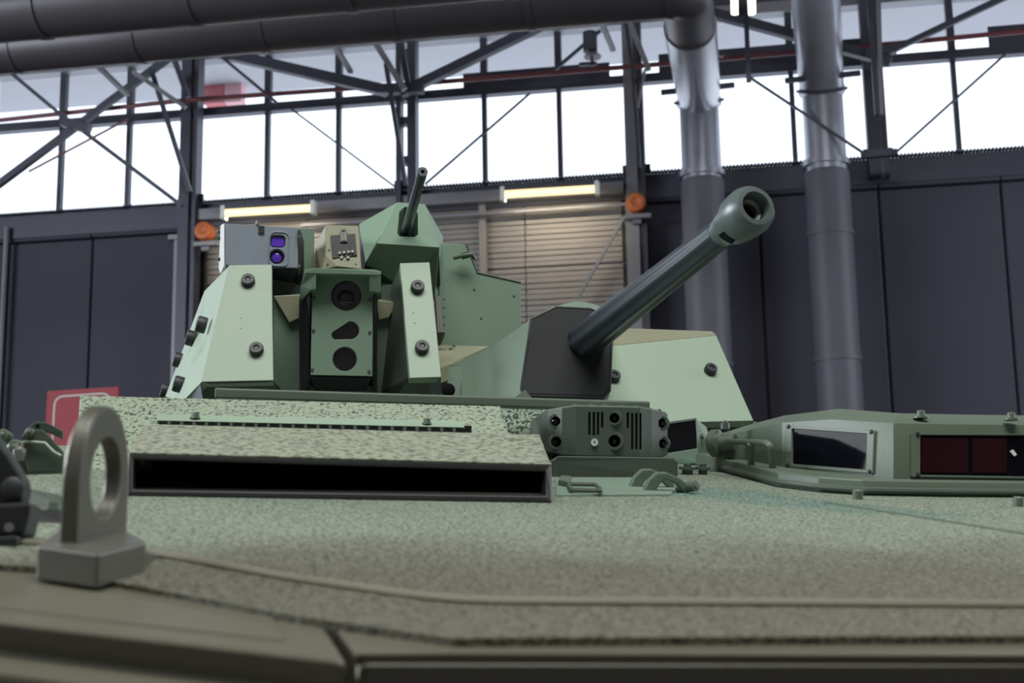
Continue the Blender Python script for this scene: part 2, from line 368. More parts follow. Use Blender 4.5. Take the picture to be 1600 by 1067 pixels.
# two long horizontal ducts under the roof
def ductline(pts, r, m, nm, label, cat='duct', grp=None, n=20):
    t = thing(nm, pts[0], label, cat, grp)
    return t
OFF1 = 4.2; k1 = (20-OFF1)/20
def hduct(label, ya, yb, xb, r, off, elbow=False):
    a, b = Wp(-160, ya, off), Wp(xb, yb, off); b.z = (a.z+b.z)/2; a.z = b.z
    t = thing('overhead_duct', a, label, 'duct', 'long ducts under the roof')
    L = (b-a).length; ax = (b-a).normalized()
    nseg = 6
    for i in range(nseg):
        p, q = a+ax*(L*i/nseg), a+ax*(L*(i+1)/nseg)
        lathe('duct_section', p, ax, [(0, r), (L/nseg, r)], M['duct'], t, 24)
        lathe('collar', q-ax*.04, ax, [(0, r*1.04), (.08, r*1.04)], M['duct'], t, 24)
    return t, a, b, ax
tA, a1, b1, ax1 = hduct('upper of the two long dark ducts under the roof', 38, -114, 1340, .33, 7.0)
tB, a2, b2, ax2 = hduct('lower long dark duct that bends down at its right end', 95, -19, 1046, .31, 4.6)
# elbow and sloping run of the lower duct, then the vertical pipe on the wall
e1 = Wp(1092, 152, .75)
path = bend([b2-ax2*.3, b2+ax2*.18, e1], .55, 8)
tube('elbow', path[:-1]+[path[-2].lerp(e1, .3)], .3, M['duct'], tB, 24)
tube('drop_run', [path[-2].lerp(e1, .25), e1], [.32, .3], M['galv'], tB, 24)
def vduct(label, px0, y0, px1, y1, ysplit, off, top=None):
    a, b = Wp(px0, y0, off), Wp(px1, y1, off); b = V((a.x, a.y, 0)); s = V((a.x, a.y, Wp(px0, ysplit, off).z))
    t = thing('vertical_duct', b, label, 'duct', 'vertical wall ducts')
    if top is not None: tube('upper_run', [top, a], [.33, .3], M['galv'], t, 24)
    lathe('galvanised_section', s, a-s, [(0, .275), ((a-s).length, .275)], M['galv'], t, 24)
    lathe('painted_section', b, s-b, [(0, .3), ((s-b).length-.02, .3), ((s-b).length, .28)], M['ductpaint'], t, 24)
    for zz in (a.z-.05, a.z-1.1, s.z-.9, s.z-2.6): lathe('collar', V((a.x, a.y, zz)), Z, [(0, .315), (.07, .315)], M['ductpaint' if zz < s.z else 'galv'], t, 24)
    # clamp: flat bar in front and a U strap around
    c = V((a.x, a.y, a.z+.02)); wv = Uw*.5
    vv, ff = beam_data(c-wv-Nw*.34+Z*.02, c+wv-Nw*.34+Z*.05, .07, .05, Z); obj('clamp_bar', vv, ff, M['iron'], t)
    tube('clamp_strap', [c-Nw*.31*math.cos(q)*1.02+Uw*.33*math.sin(q)+Z*(-.02-.14*math.cos(q)) for q in [(-90+180*i/12)*math.pi/180 for i in range(13)]], .022, M['iron'], t, 8)
    return t
vduct('left one of two vertical ducts, joined to the lower overhead duct', 1092, 158, 1100, 640, 283, .75)
vduct('right one of two vertical ducts, going straight up past the frame', 1284, 140, 1300, 640, 270, .75, Wp(1270, -60, 2.2))
# light suspension rods of the overhead ducts
for (a, b, lb) in (((97, 48), (199, 148), 'thin grey hanger rod below the ducts at far left'), ((484, 8), (548, 112), 'thin grey hanger rod below the ducts left of the machine gun'), ((920, -10), (958, 78), 'thin grey hanger rod below the ducts left of the wide column')):
    p, q = Wp(*a, 3.4), Wp(*b, 1.2); vv, ff = beam_data(p, q, .07, .05, Uw); props(obj('hanger_rod', vv, ff, M['ironl']), lb, 'rod', 'duct hanger rods')
# door with beige slats, frame, lamps
zd = uz(700, 322)[1]
d1 = thing('door_1', wpt((dl+dr)/2, 0, 0), kind='structure')
wbox('door_head', dl+.1, dr-.25, zd-.05, zd+.12, .08, .3, M['ironl'], d1, bevel=.01)
zlo = uz(700, 545)[1]; nb = 26; sh = (zd-.05-zlo)/nb
joints = [dl+.25, uz(480, 400)[0], uz(640, 400)[0], uz(757, 400)[0], uz(822, 400)[0], dr-.3]
wbox('door_backing', dl+.2, dr-.25, 0, zd, -.055, .0, M['door'], d1)
for a, b in zip(joints[:-1], joints[1:]):
    wbox('door_leaf', a+.006, b-.006, .02, zlo-.01, -.0, .06, M['door'], d1)
    for i in range(nb):
        z0_ = zlo+i*sh; g_ = .012 if i in (13, 14) else .003
        wbox('door_slat', a+.006, b-.006, z0_+(g_ if i == 14 else .003), z0_+sh-(g_ if i == 13 else .003), .0, .05+.008*((i*7) % 3), M['door'], d1, bevel=.012)
wbox('door_post', uz(757, 400)[0]-.05, uz(757, 400)[0]+.05, 0, zd-.05, .05, .14, M['door'], d1)
wbox('door_post', uz(990, 400)[0]-.06, uz(990, 400)[0]+.06, 0, zd, .14, .32, M['ironl'], d1)
wbox('door_post', uz(286, 450)[0]-.05, uz(286, 450)[0]+.05, 0, uz(286, 377)[1], .14, .26, M['ironl'], d1)
wbox('door_head', uz(275, 375)[0], uz(335, 375)[0], uz(300, 380)[1], uz(300, 373)[1], .14, .3, M['ironl'], d1)
wbeam('door_brace', (976, 338), (902, 466), 5, .3, M['ironl'], d1)
wbeam('door_rail', (470, 352), (985, 319), 5, .3, M['ironl'], d1)
for i, (px, py, lb) in enumerate(((994, 317, 'round orange reel on the door frame below the wide column'), (319, 361, 'round orange reel at the left end of the door, above the grey sight box'))):
    c = Wp(px, py, .5); t = thing('safety_reel', c+Nw*.1, lb, 'reel', 'orange reels on the door frame')
    r = .145
    lathe('reel_disc', c+Nw*.1, -Nw, [(0, r*.95), (.03, r), (.12, r), (.16, r*.86), (.17, r*.5), (.15, r*.3)], M['orange'], t, 28)
    wu, wz = (c-W0).dot(Uw), c.z
    wbox('bracket', wu-.06, wu+.06, wz-.28, wz-.05, .37, .45, M['ironl'], t); wbox('bracket', wu-.16, wu+.2, wz-.22, wz-.16, .37, .52, M['ironl'], t)
def strip_lamp(a, b, lb, off=.75):
    p, q = Wp(*a, off), Wp(*b, off); ax = (q-p).normalized()
    t = thing('strip_lamp', (p+q)/2, lb, 'lamp', 'fluorescent strip lamps over the door')
    vv, ff = beam_data(p+Z*.085, q+Z*.085, .07, .12, Z); obj('lamp_body', vv, ff, M['iron'], t)
    cyl('lamp_tube', p, q, .055, M['tubewarm'], t, n=12)
    for e in (p, q): vv, ff = beam_data(e-ax*.03, e+ax*.03, .2, .14, Z); obj('end_cap', vv, ff, M['white'], t)
    l = bpy.data.lights.new('lamp_glow', 'AREA'); l.shape = 'RECTANGLE'; l.size = (q-p).length; l.size_y = .08; l.energy = 15; l.color = (1, .85, .6)
    lo = bpy.data.objects.new('lamp_glow', l); COL.objects.link(lo); lo.parent = t; lo.location = -Z*.07; zc_ = (Z-Nw*.55); zc_ = (zc_-ax*zc_.dot(ax)).normalized(); lo.rotation_euler = Matrix((ax, zc_.cross(ax), zc_)).transposed().to_euler()
    for s in (.15, .85):
        e = p.lerp(q, s); vv, ff = beam_data(e+Z*.1, e+Z*.1+Nw*(off-.1), .03, .03, Uw); obj('lamp_arm', vv, ff, M['iron'], t)
strip_lamp((350, 333), (490, 325), 'warm lit strip lamp above the grey sight box')
strip_lamp((786, 304), (933, 295), 'warm lit strip lamp right of the machine gun')
# hanging twin lamp with rod
p = Wp(1165, 100, 5.5)
t = thing('hanging_lamp', Wp(1165, 128, 5.5), 'twin tube lamp on a vertical pole at the top edge', 'lamp')
vv, ff = beam_data(Wp(1163, -40, 5.5), Wp(1170, 128, 5.5), .05, .05, Uw); obj('pole', vv, ff, M['iron'], t)
for x0 in (1148, 1173): cyl('lamp_tube', Wp(x0, -40, 5.45), Wp(x0+1, 21, 5.45), .045, M['tubecool'], t, n=12)
vv, ff = beam_data(Wp(1160, -42, 5.45), Wp(1161, 22, 5.45), .1, .1, Uw); obj('lamp_body', vv, ff, M['iron'], t)
# loudspeaker on a rod over the rail
c = Wp(922, 68, 1.1); t = thing('loudspeaker', c, 'small grey loudspeaker hanging in the upper window row', 'loudspeaker')
lathe('speaker_body', c-Z*.12, Z, [(0, .06), (.0, .1), (.28, .1), (.3, .05)], M['iron'], t, 14); lathe('speaker_horn', c-Z*.13+Uw*.03, -Z, [(0, .05), (.06, .12), (.08, .12)], M['ironl'], t, 14)
vv, ff = beam_data(Wp(924, 84, 1.1), Wp(926, 103, 1.1), .04, .04, Uw); obj('rod', vv, ff, M['iron'], t); vv, ff = beam_data(Wp(905, 101, 1.1), Wp(932, 99, 1.1), .05, .04, Z); obj('foot_bar', vv, ff, M['iron'], t)
# white pipe on the left wall and red banner
u0, z0 = uz(14, 500)
props(cyl('wall_pipe', wpt(u0, 0, .2), wpt(u0, uz(15, 360)[1], .2), .035, M['ironl'], n=10), 'thin pale vertical pipe on the dark wall at far left', 'pipe')
c = Wp(130, 640, 1.2); t = thing('red_banner', V((c.x, c.y, 0)), 'red banner with white rounded outline on the left wall', 'banner')
q = [(74, 611), (185, 604), (185, 760), (66, 760)]; pts = [Wp(x, y, 1.2) for x, y in q]; slab('banner_board', pts, Nw*.04, M['red'], t)
vv, ff = beam_data(Wp(130, 640, 1.12), V((Wp(130, 640, 1.12).x, Wp(130, 640, 1.12).y, 0)), .06, .04, Uw); obj('stand', vv, ff, M['iron'], t)
tube('outline', bend([Wp(78, 760, 1.2), Wp(86, 620, 1.2), Wp(172, 614, 1.2), Wp(178, 760, 1.2)], .14, 6), .014, M['white'], t, 6)

# ================================================================== THE VEHICLE
HUL = thing('armored_vehicle', V((A0.x, A0.y+2, 0)), 'hull of a camouflaged armored vehicle with gritty non-slip deck filling the foreground', 'armored vehicle')
def Pl(pts): return [P(*p) for p in pts]
tb = (D(1090, 722)-A0).dot(FW)                                   # the glacis ends here, the flat roof begins
zroof = D(1090, 722).z
# --- glacis plate
front = [D(-260, 862), D(60, 886), D(165, 906), D(470, 963), D(705, 997), D(1120, 995), D(1700, 993)]
sR = (front[-1]-A0).dot(RX)
left_s = (front[0]-A0).dot(RX)
outl = front+[G(1.75, .0, 0), G(1.75, tb), G(-1.25, tb), G(-1.25, (front[0]-A0).dot(FW))]
slab('glacis_plate', outl, -UN*.03, M['deck'], HUL)
bead = [D(-260, 828, .002), D(40, 848, .002), D(235, 864, .002), D(470, 907, .002), D(560, 919, .002), D(640, 931, .002), D(720, 939, .002), D(800, 941, .002), D(1200, 943, .002), D(1700, 947, .002)]
tube('weld_bead', bend(bead, .05, 4), .006, M['beadp'], HUL, 8)
tube('weld_bead', [D(1290, 785, .001), D(1420, 805, .001), D(1600, 834, .001), D(1760, 860, .001)], .003, M['olive'], HUL, 6)
# --- nose panels in front of the step
def nose(name, row0, row1, drop, out, drop2, lip=None):
    r0 = [D(*p, -.008) for p in row0]; r1 = [D(*p, -.008) for p in row1]
    r2 = [p-VU*drop+VB*drop*.7 for p in r1]; r3 = [p-VB*out-VU*.012 for p in r2]; r4 = [p-VU*drop2+VB*.1 for p in r3]
    rows = [r0, r1, r2, r3, r4]; back = [p-UN*.06+FW*.02 for p in r0]; bb = [V((b.x, b.y, r.z)) for b, r in zip(back, r4)]
    rows = [back]+rows+[bb]; n = len(r0); v = [p for r in rows for p in r]; f = []
    for j in range(len(rows)):
        j2 = (j+1) % len(rows)
        for i in range(n-1): f.append((j*n+i, j*n+i+1, j2*n+i+1, j2*n+i))
    f.append(tuple(j*n for j in range(len(rows)))); f.append(tuple(j*n+n-1 for j in range(len(rows))))
    return obj(name, v, f, M['nose'], HUL, bevel=.007, seg=3)
nose('nose_panel', [(-260, 870), (60, 890), (165, 910), (340, 943), (506, 972)], [(-260, 938), (0, 971), (165, 990), (340, 1010), (543, 1033)], .03, .05, .4)
nose('nose_panel', [(520, 975), (705, 1003), (900, 1002), (1200, 1000), (1720, 998)], [(557, 1022), (705, 1021), (900, 1022), (1200, 1023), (1720, 1024)], .008, .01, .4)
ap = [(-200, 880), (60, 896), (165, 915), (424, 961), (445, 1000), (165, 969), (-200, 924)]
slab('access_panel', [D(x, y, -.0062) for x, y in ap], -UN*.006, M['nose'], HUL, bevel=.0015)
lowr = [D(562, 1036, -.012), D(1720, 1038, -.012)]
sec_ = lambda p: [p, p-VU*.03+VB*.022, p-VU*.4+VB*.1, p-VU*.4+VB*.2, p-VU*.02+VB*.14]
v, f = loft(sec_(lowr[0]), sec_(lowr[1])); obj('bumper_bar', v, f, M['nose'], HUL, bevel=.006, seg=3)
# --- hull below and roof behind (mostly unseen)
zb = .75
top = [G(-1.25, (front[0]-A0).dot(FW)+.12, -.03), G(1.75, .12, -.03), G(1.75, tb, -.03), G(-1.25, tb, -.03)]
v, f = loft(top, [V((p.x, p.y, zb)) for p in top]); obj('lower_hull', v, f, M['hull'], HUL)
rl, rr_ = G(-1.25, tb, -.03), G(1.75, tb, -.03)
rt = [rl+VB*.0, rr_, rr_+VB*3.2, rl+VB*3.2]
v, f = loft([p+UN*.03 for p in rt], [V((p.x, p.y, zb)) for p in rt]); obj('rear_hull', v, f, M['hull'], HUL)
for k in range(3):
    for s in (-1.05, 1.55):
        c = A0+RX*s+VB*(.9+1.6*k); c.z = .55
        lathe('wheel', c-RX*.17, RX, [(0, .25), (.02, .48), (.05, .55), (.29, .55), (.32, .48), (.34, .25)], M['tyre'], HUL, 28)
# --- raised upper plate in front of the turret
up0 = [(88, 740, 3.02), (864, 745, 3.14)]; 
q = [P(118, 742, 2.98), P(1020, 740, 3.64), P(1010, 640, 3.72), P(125, 617.5, 3.4)]
slab('upper_plate', [q[0], P(795, 746, 3.13), P(782, 634, 3.56), q[3]], VB*.05-VU*.25, M['plate'], HUL, bevel=.003)
slab('upper_plate', [P(770, 735, 3.6), q[1], q[2], P(770, 634, 3.68)], VB*.05-VU*.25, M['plate2'], HUL, bevel=.003)
# hatch-like flap plate lying on the upper plate with its cover strip
fl = [P(222, 672, 3.08), P(800, 684, 3.22), P(778, 640, 3.47), P(247, 625, 3.36)]
slab('flap_plate', fl, VB*.03-VU*.05, M['plate'], HUL, bevel=.004)
strip = [P(245, 656.5, 3.07), P(726, 667.5, 3.19), P(724, 657.5, 3.23), P(247, 647, 3.11)]
st = slab('cover_strip', strip, VB*.005-VU*.006, M['green'], HUL, bevel=.001)
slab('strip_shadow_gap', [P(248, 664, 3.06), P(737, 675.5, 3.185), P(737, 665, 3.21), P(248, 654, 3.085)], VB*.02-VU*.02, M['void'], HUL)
for i in range(24):
    a = P(262+i*19.4, 658+i*.465, 3.05+i*.005); slab('grille_tooth', [a, a+RX*.006, a+RX*.006-VU*.008, a-VU*.008], VB*.02, M['olive'], HUL)
for x, y, d in ((305, 653, 3.10), (667, 662, 3.19)):
    hexbolt('bolt', P(x, y, d), VU, .009, .012, M['olive'], HUL)
# --- armoured air intake
AI = thing('tmp', V((0, 0, 0))); bpy.data.objects.remove(AI)
iL, iR = D(199, 775), D(863, 786)
iax = (iR-iL).normalized(); tL, tR = P(202, 708, 2.50), P(862, 726, 2.68)
ft = 8/FPX*2.6
inn = lambda p, sx, sz: p+iax*ft*sx+VU*ft*sz
oL, oR, uL, uR = iL, iR, tL, tR
ring = [oL, oR, uR, uL]; ring_i = [inn(oL, .9, 1.2), inn(oR, -1.3, 1.4), inn(uR, -1.3, -1.5), inn(uL, .9, -1.2)]
dp = VB*.5+VU*.06
v = ring+ring_i+[p+dp*.9 for p in ring]+[p+dp*.8 for p in ring_i]
f = [(0, 1, 5, 4), (1, 2, 6, 5), (2, 3, 7, 6), (3, 0, 4, 7), (4, 5, 13, 12), (5, 6, 14, 13), (6, 7, 15, 14), (7, 4, 12, 15), (12, 13, 14, 15), (0, 1, 9, 8), (1, 2, 10, 9), (2, 3, 11, 10), (3, 0, 8, 11), (8, 9, 10, 11)]
intake = obj('air_intake', v, f, M['intake'], HUL, bevel=.003)
slab('intake_roof', [uL-VU*.002, uR-VU*.002, P(858, 722, 2.72), P(843, 682, 3.02), P(226, 665.5, 2.86), P(205, 700, 2.56)], VU*.004-VB*.002, M['plate3'], intake, bevel=.003)
v, f = loft([uL+VB*.001, P(205, 700, 2.56), P(226, 664, 2.86), D(206, 760)+VB*.35], [p+RX*.02 for p in (uL+VB*.001, P(205, 700, 2.56), P(226, 664, 2.86), D(206, 760)+VB*.35)]); obj('intake_cheek', v, f, M['plate'], intake)
slab('intake_deflector', [inn(oL, 1, 2.2)+VB*.06, inn(oR, -1.5, 2.4)+VB*.06, inn(oR, -1.5, 2.0)+VB*.12, inn(oL, 1, 2.0)+VB*.12], -VU*.01, M['nose'], intake)
# --- long guard rail in front of the turret
a, b = P(336, 614, 3.5), P(1014, 635, 3.64)
ax = (b-a).normalized(); prof = bend([a-VU*.018, a+VU*.012-ax*0, a+VU*.012+ax*.05], .02, 4)
sec = [-VU*.013-VB*.01, VU*.010-VB*.012, VU*.013+VB*.0, VU*.010+VB*.03, -VU*.013+VB*.03]
v, f = loft([a+s for s in sec], [b+s for s in sec]); obj('guard_rail', v, f, M['olive'], HUL, bevel=.003)
# --- lifting lug on its foot
LB = D(119, 849, .034); bdir = (D(199, 827, .034)-LB); bdir = (bdir-UN*bdir.dot(UN)).normalized(); tdir = -bdir.cross(UN).normalized()
if tdir.x > 0: tdir = -tdir
Wd, Th = (D(199, 827, .034)-LB).length, .020
def lugpt(x, z): return LB+bdir*x+UN*z
apex = .150
zc = apex-Wd*.62
outline = [lugpt(0, -.02), lugpt(Wd, -.02)]+[lugpt(Wd/2+Wd/2*math.cos(q), zc+(Wd*.62)*math.sin(q)) for q in [math.pi*i/24 for i in range(25)]]
v, f = loft(outline, [p+tdir*Th for p in outline])
hc = lugpt(Wd*.52, .067)
lug = obj('lifting_lug', v, f, M['lug'], HUL, bevel=.004)
lug.modifiers.clear()
el = [(Wd*.285*math.cos(2*math.pi*i/40), .046*math.sin(2*math.pi*i/40)) for i in range(40)]
cut(lug, [loft([hc-tdir*.05+bdir*x+UN*z for x, z in el], [hc+tdir*.1+bdir*x+UN*z for x, z in el])])
m = lug.modifiers.new('bevel', 'BEVEL'); m.width = .003; m.segments = 2; m.limit_method = 'ANGLE'; m.angle_limit = math.radians(40)
lug.data.polygons.foreach_set('use_smooth', [True]*len(lug.data.polygons)); lug.data.set_sharp_from_angle(angle=math.radians(35))
top_f = [D(58, 852, .034), D(154, 865, .034), D(229, 846, .034), D(194, 826, .034), D(100, 820, .034)]
v, f = loft(top_f, [p-UN*.037 for p in top_f]); obj('lug_foot', v, f, M['lug'], lug, bevel=.003)
wt = [D(154, 884, .016), D(229, 860, .016), D(247, 868, .002), D(168, 901, .002)]
wt = [wt[0]-FW*.004+RX*.002, wt[1]-FW*.004+RX*.002, wt[2], wt[3]]; v, f = loft(wt, [p-UN*.014+FW*.006 for p in wt]); obj('weld_skirt', v, f, M['steel'], lug, bevel=.002)
# --- deck bolts beside the hatch
for x, y in ((1340, 780), (1591, 791)):
    p = D(x, y); lathe('deck_bolt', p-UN*.004, UN, [(0, .011), (.022, .011), (.024, .009)], M['bolt'], HUL, 14)
# --- mounting plate with folding handle and tie-down hook
mp = [D(868, 776), D(1048, 775), D(1058, 762), D(1050, 748), D(868, 750)]
mpl = slab('mounting_plate', [p+UN*.004 for p in mp], -UN*.008, M['green2'], HUL, bevel=.001)
hp = [D(888, 757, .008), D(893, 766, .01), D(940, 766.5, .012), D(930, 757, .012), D(886, 756, .012)]
tube('folding_handle', bend(hp, .012, 4), .0045, M['dolive'], mpl, 8)
slab('handle_lug', [D(872, 758, .004), D(890, 762, .004), D(893, 752, .004), D(876, 751, .004)], UN*.012, M['olive'], mpl, bevel=.002)
hk = [(0, 0), (.012, .026), (.03, .041), (.052, .042), (.085, .03), (.104, .018), (.108, .004), (.1, -.002), (.09, .006), (.072, .02), (.05, .028), (.038, .018), (.026, 0)]
for x, y in ((984, 763), (1006, 769)):
    o_ = D(x, y); slab('tie_down_hook', [o_+RX*a*.92+UN*b for a, b in hk], FW*.022, M['olive'], mpl, bevel=.003)
lathe('hook_pin', D(1006, 769)+RX*.092+UN*.012+FW*.012, RX*.6-VB, [(-.02, .011), (.03, .011), (.03, .005), (.034, .005)], M['olive'], mpl, 14)
for x, y, r in ((1074, 741, .012), (1098, 741, .010)):
    p = D(x, y); lathe('deck_fitting', p, UN, [(0, r*1.1), (.012, r*1.1), (.012, r*1.8), (.018, r*1.8), (.018, r*.8), (.026, r*.8)], M['dolive'], HUL, 12)

def planept(a, b, c):
    n_ = (b-a).cross(c-a).normalized(); return lambda x, y, h=0: hit(x, y, a-n_*h*(1 if n_.y > 0 else -1), n_)
# --- driver's hatch
DH = thing('driver_hatch', D(1350, 774), 'cast green driver hatch with dark periscope windows at right edge', 'hatch')
bb = [D(1119, 735), D(1160, 746), D(1216, 761), D(1280, 769), D(1350, 774), D(1480, 776), D(1600, 777), D(1760, 779)]
bt = [p+UN*.034+FW*.01 for p in bb]
bk = FW*.75
v, f = loft(bb+[bb[-1]+bk, bb[0]+FW*.25], bt+[bt[-1]+bk, bt[0]+FW*.25]); obj('base_plate', v, f, M['olive'], DH, bevel=.004)
rim = [p+UN*.012-FW*.006 for p in bb]; tube('base_seal', rim, .007, M['dolive'], DH, 8)
xs = [1140, 1176, 1222, 1300, 1396, 1500, 1740]
dd = [3.78, 3.6, 3.42, 3.27, 3.12, 3.17, 3.30]
bot = [P(x, y, d) for x, y, d in zip(xs, [735, 739, 745, 755, 764, 765, 767], dd)]
eav = [P(x, y, d+.03) for x, y, d in zip(xs, [678, 671, 660, 654, 661, 663, 665], dd)]
_p1 = planept(bot[2], bot[4], eav[4]); _p2 = planept(bot[4], bot[6], eav[4])
bot[3] = _p1(1300, 755); eav[2] = _p1(1222, 660); eav[3] = _p1(1300, 655); bot[5] = _p2(1500, 765); eav[5] = _p2(1500, 663); eav[6] = _p2(1740, 665)
rf = [P(x, y, d+.13) for x, y, d in zip([1146, 1180, 1226, 1312, 1404, 1500, 1740], [671, 661, 649, 638.5, 645.5, 647.5, 651], dd)]
rb = [p+VB*.5+VU*.015 for p in rf]; bbk = [p+FW*.55 for p in bot]
rows = [bot, eav, rf, rb, bbk]; n = 7; v = [p for r in rows for p in r]; f = []
for j in range(4):
    for i in range(n-1): f.append((j*n+i, j*n+i+1, (j+1)*n+i+1, (j+1)*n+i))
f += [tuple(j*n for j in range(5)), tuple(j*n+n-1 for j in range(5)), tuple(range(n))+tuple(4*n+i for i in range(n-1, -1, -1))]
hood = obj('hood', v, f, M['olive'], DH)
f1 = planept(bot[2], bot[4], eav[4]); f2 = planept(bot[4], bot[6], eav[4])
# window openings in the casting: a shallow recess, frame plate and dark glass behind it
def window(fp, quad, mats, bars=()):
    q = [fp(x, y) for x, y in quad]; nrm = (q[1]-q[0]).cross(q[3]-q[0]).normalized()
    if nrm.y < 0: nrm = -nrm
    cx = sum((p for p in q), V((0, 0, 0)))/4
    outer = [cx+(p-cx)*1.0+((p-cx).normalized())*.024 for p in q]
    inner = [p for p in q]
    v = [p-nrm*.006 for p in outer]+[p-nrm*.006 for p in inner]+[p+nrm*.01 for p in outer]+[p+nrm*.03 for p in inner]
    f = [(i, (i+1) % 4, 4+(i+1) % 4, 4+i) for i in range(4)]+[(4+i, 4+(i+1) % 4, 12+(i+1) % 4, 12+i) for i in range(4)]+[(i, (i+1) % 4, 8+(i+1) % 4, 8+i) for i in range(4)]
    fr = obj('window_frame', v, f, M['olive'], DH, bevel=.002)
    for p in outer: hexbolt('screw', cx+(p-cx)*.93-nrm*.006, -nrm, .0045, .004, M['black'], fr)
    slab('window_pane', [p-nrm*.001 for p in inner], nrm*.012, mats[0], DH)
    for (x0, x1, mk) in bars:
        ys = (quad[0][1]+4, quad[3][1]-3); slab('periscope_block', [fp(x0, ys[0], .003), fp(x1, ys[0], .003), fp(x1, ys[1], .003), fp(x0, ys[1], .003)], nrm*.006, M[mk], DH, bevel=.001)
window(f1, [(1240, 670), (1357, 678), (1355, 734), (1240, 725)], [M['glassd']])
window(f2, [(1436, 680), (1690, 681), (1690, 746), (1436, 742)], [M['glassd']], [(1440, 1513, 'redglass'), (1520, 1573, 'redglass'), (1600, 1680, 'redglass')])
slab('white_sticker', [f2(1578, 705, .004), f2(1583, 702, .004), f2(1589, 710, .004), f2(1585, 713, .004)], VB*.002, M['white'], DH)
hb = hood.modifiers.new('bevel', 'BEVEL'); hb.width = .018; hb.segments = 4; hb.limit_method = 'ANGLE'; hb.angle_limit = math.radians(12)
hood.data.polygons.foreach_set('use_smooth', [True]*len(hood.data.polygons))
for x, y, i in ((1439, 651, 4), (1580, 654, 5)):
    p = P(x, y, 3.2+(.04 if i == 5 else 0)); lathe('roof_bolt', p-VU*.004, VU, [(0, .017), (.004, .017), (.004, .009), (.016, .009), (.018, .007)], M['bolt'], DH, 12)
c = P(1127, 692, 3.66); hx = (RX*.75-VB*.66).normalized()
lathe('hinge_drum', c+hx*-.03, hx, [(0, .03), (.006, .036), (.024, .036), (.03, .022), (.07, .02)], M['olive'], DH, 20)
slab('hinge_arm', [c-VU*.06+RX*.0, c-VU*.06+RX*.07, c+RX*.07, c], VB*.06, M['olive'], DH, bevel=.006)
lathe('hinge_bolt', P(1133, 671, 3.66), VU, [(0, .012), (.016, .012), (.016, .007), (.022, .007)], M['dolive'], DH, 10)
tube('grab_handle', bend([P(1136, 690, 3.55), P(1196, 692, 3.36), P(1204, 696, 3.34), P(1208, 737, 3.36)], .04, 6), .0085, M['olive'], DH, 10)
tube('handle_post', [P(1173, 693, 3.42), P(1174, 731, 3.46)], .0085, M['olive'], DH, 10)

# --- sensor unit beside the intake
SU = thing('sensor_unit', D(950, 745), 'boxy olive sensor unit with paired round eyes and vent slots', 'sensor')
def sd(px): return 3.22+.0002*(px-860)
dep = lambda p: (p-CAM).dot(_f)
b0_, b1_ = dep(D(863, 745)), dep(D(1059, 746))
base = [D(863, 745)-UN*.004, D(1059, 746)-UN*.004, P(1060, 722, b1_-.005), P(1052, 714, b1_-.005), P(872, 712, b0_-.005), P(863, 720, b0_-.005)]
slab('unit_base', base, VB*.3, M['dolive'], SU, bevel=.004, seg=3)
pl = [(851, 3.45), (856, 3.42), (878, 3.36), (900, 3.345), (1000, 3.39), (1018, 3.42), (1039, 3.52), (1043, 3.56)]
yt = [644, 642, 638, 635, 637, 640, 645, 648]; yb = [700, 705, 710, 711, 713, 713, 712, 711]
tp = [P(x, y, d) for (x, d), y in zip(pl, yt)]; bo = [P(x, y, d) for (x, d), y in zip(pl, yb)]
back = [VB*.22]; tp2 = tp+[tp[-1]+VB*.2, tp[0]+VB*.2]; bo2 = bo+[bo[-1]+VB*.2, bo[0]+VB*.2]
v, f = loft(tp2, bo2); su = obj('housing', v, f, M['dolive'], SU)
def sface(i, j):
    return planept(bo[i], bo[j], tp[j])
ff_ = sface(3, 4); fl_ = sface(1, 2); fr_ = sface(5, 6)
cuts = []; eyes = []
for fp, pts in ((ff_, ((960, 653, 8.2), (960, 689, 10))), (fl_, ((868, 658, 8), (869, 690, 8.5))), (fr_, ((1035, 661, 8), (1036, 693, 8)))):
    for x, y, r in pts:
        p = fp(x, y); n_ = (fp(x, y, .1)-p).normalized(); n_ = n_ if n_.y < 0 else -n_
        eyes.append((p, n_, r/FPX*3.2)); cuts.append(lathe_data(p+n_*.03, -n_, [(0, r/FPX*3.2), (.07, r/FPX*3.2)], 24))
for k, (x, a, b) in enumerate(((921, 643.5, 679), (928, 643.5, 680), (934.5, 643.5, 679), (941, 643.5, 668), (981, 644, 669), (988, 645, 702), (994.5, 645, 702), (1001, 645, 702))):
    q = [ff_(x-1.9, a), ff_(x+1.9, a), ff_(x+1.9, b), ff_(x-1.9, b)]; cuts.append(loft([p-VB*.02 for p in q], [p+VB*.025 for p in q]))
cut(su, cuts)
m = su.modifiers.new('bevel', 'BEVEL'); m.width = .0022; m.segments = 2; m.limit_method = 'ANGLE'; m.angle_limit = math.radians(50)
for p, n_, r in eyes:
    lathe('eye_ring', p+n_*.003, -n_, [(0, r*1.02), (0, r*1.45), (.008, r*1.6), (.008, r*1.02)], M['dolive'], SU, 24, closed=True)
    lathe('eye_lens', p-n_*.03, n_, [(0, r*.97), (.008, r*.9), (.013, r*.5), (.014, r*.1)], M['lens'], SU, 20)
p = ff_(929, 691); n_ = eyes[0][1]; lathe('white_plug', p-n_*.001, n_, [(0, .0085), (.006, .0085), (.006, .004), (.002, .003)], M['white'], SU, 18)
top_l = [a.lerp(b, .0) for a, b in zip(tp, tp)]
lid = [p+VU*.0 for p in tp2]; v, f = loft(lid, [p+VU*.004+VB*.004 for p in lid]); obj('lid', v, f, M['olive'], SU, bevel=.001)
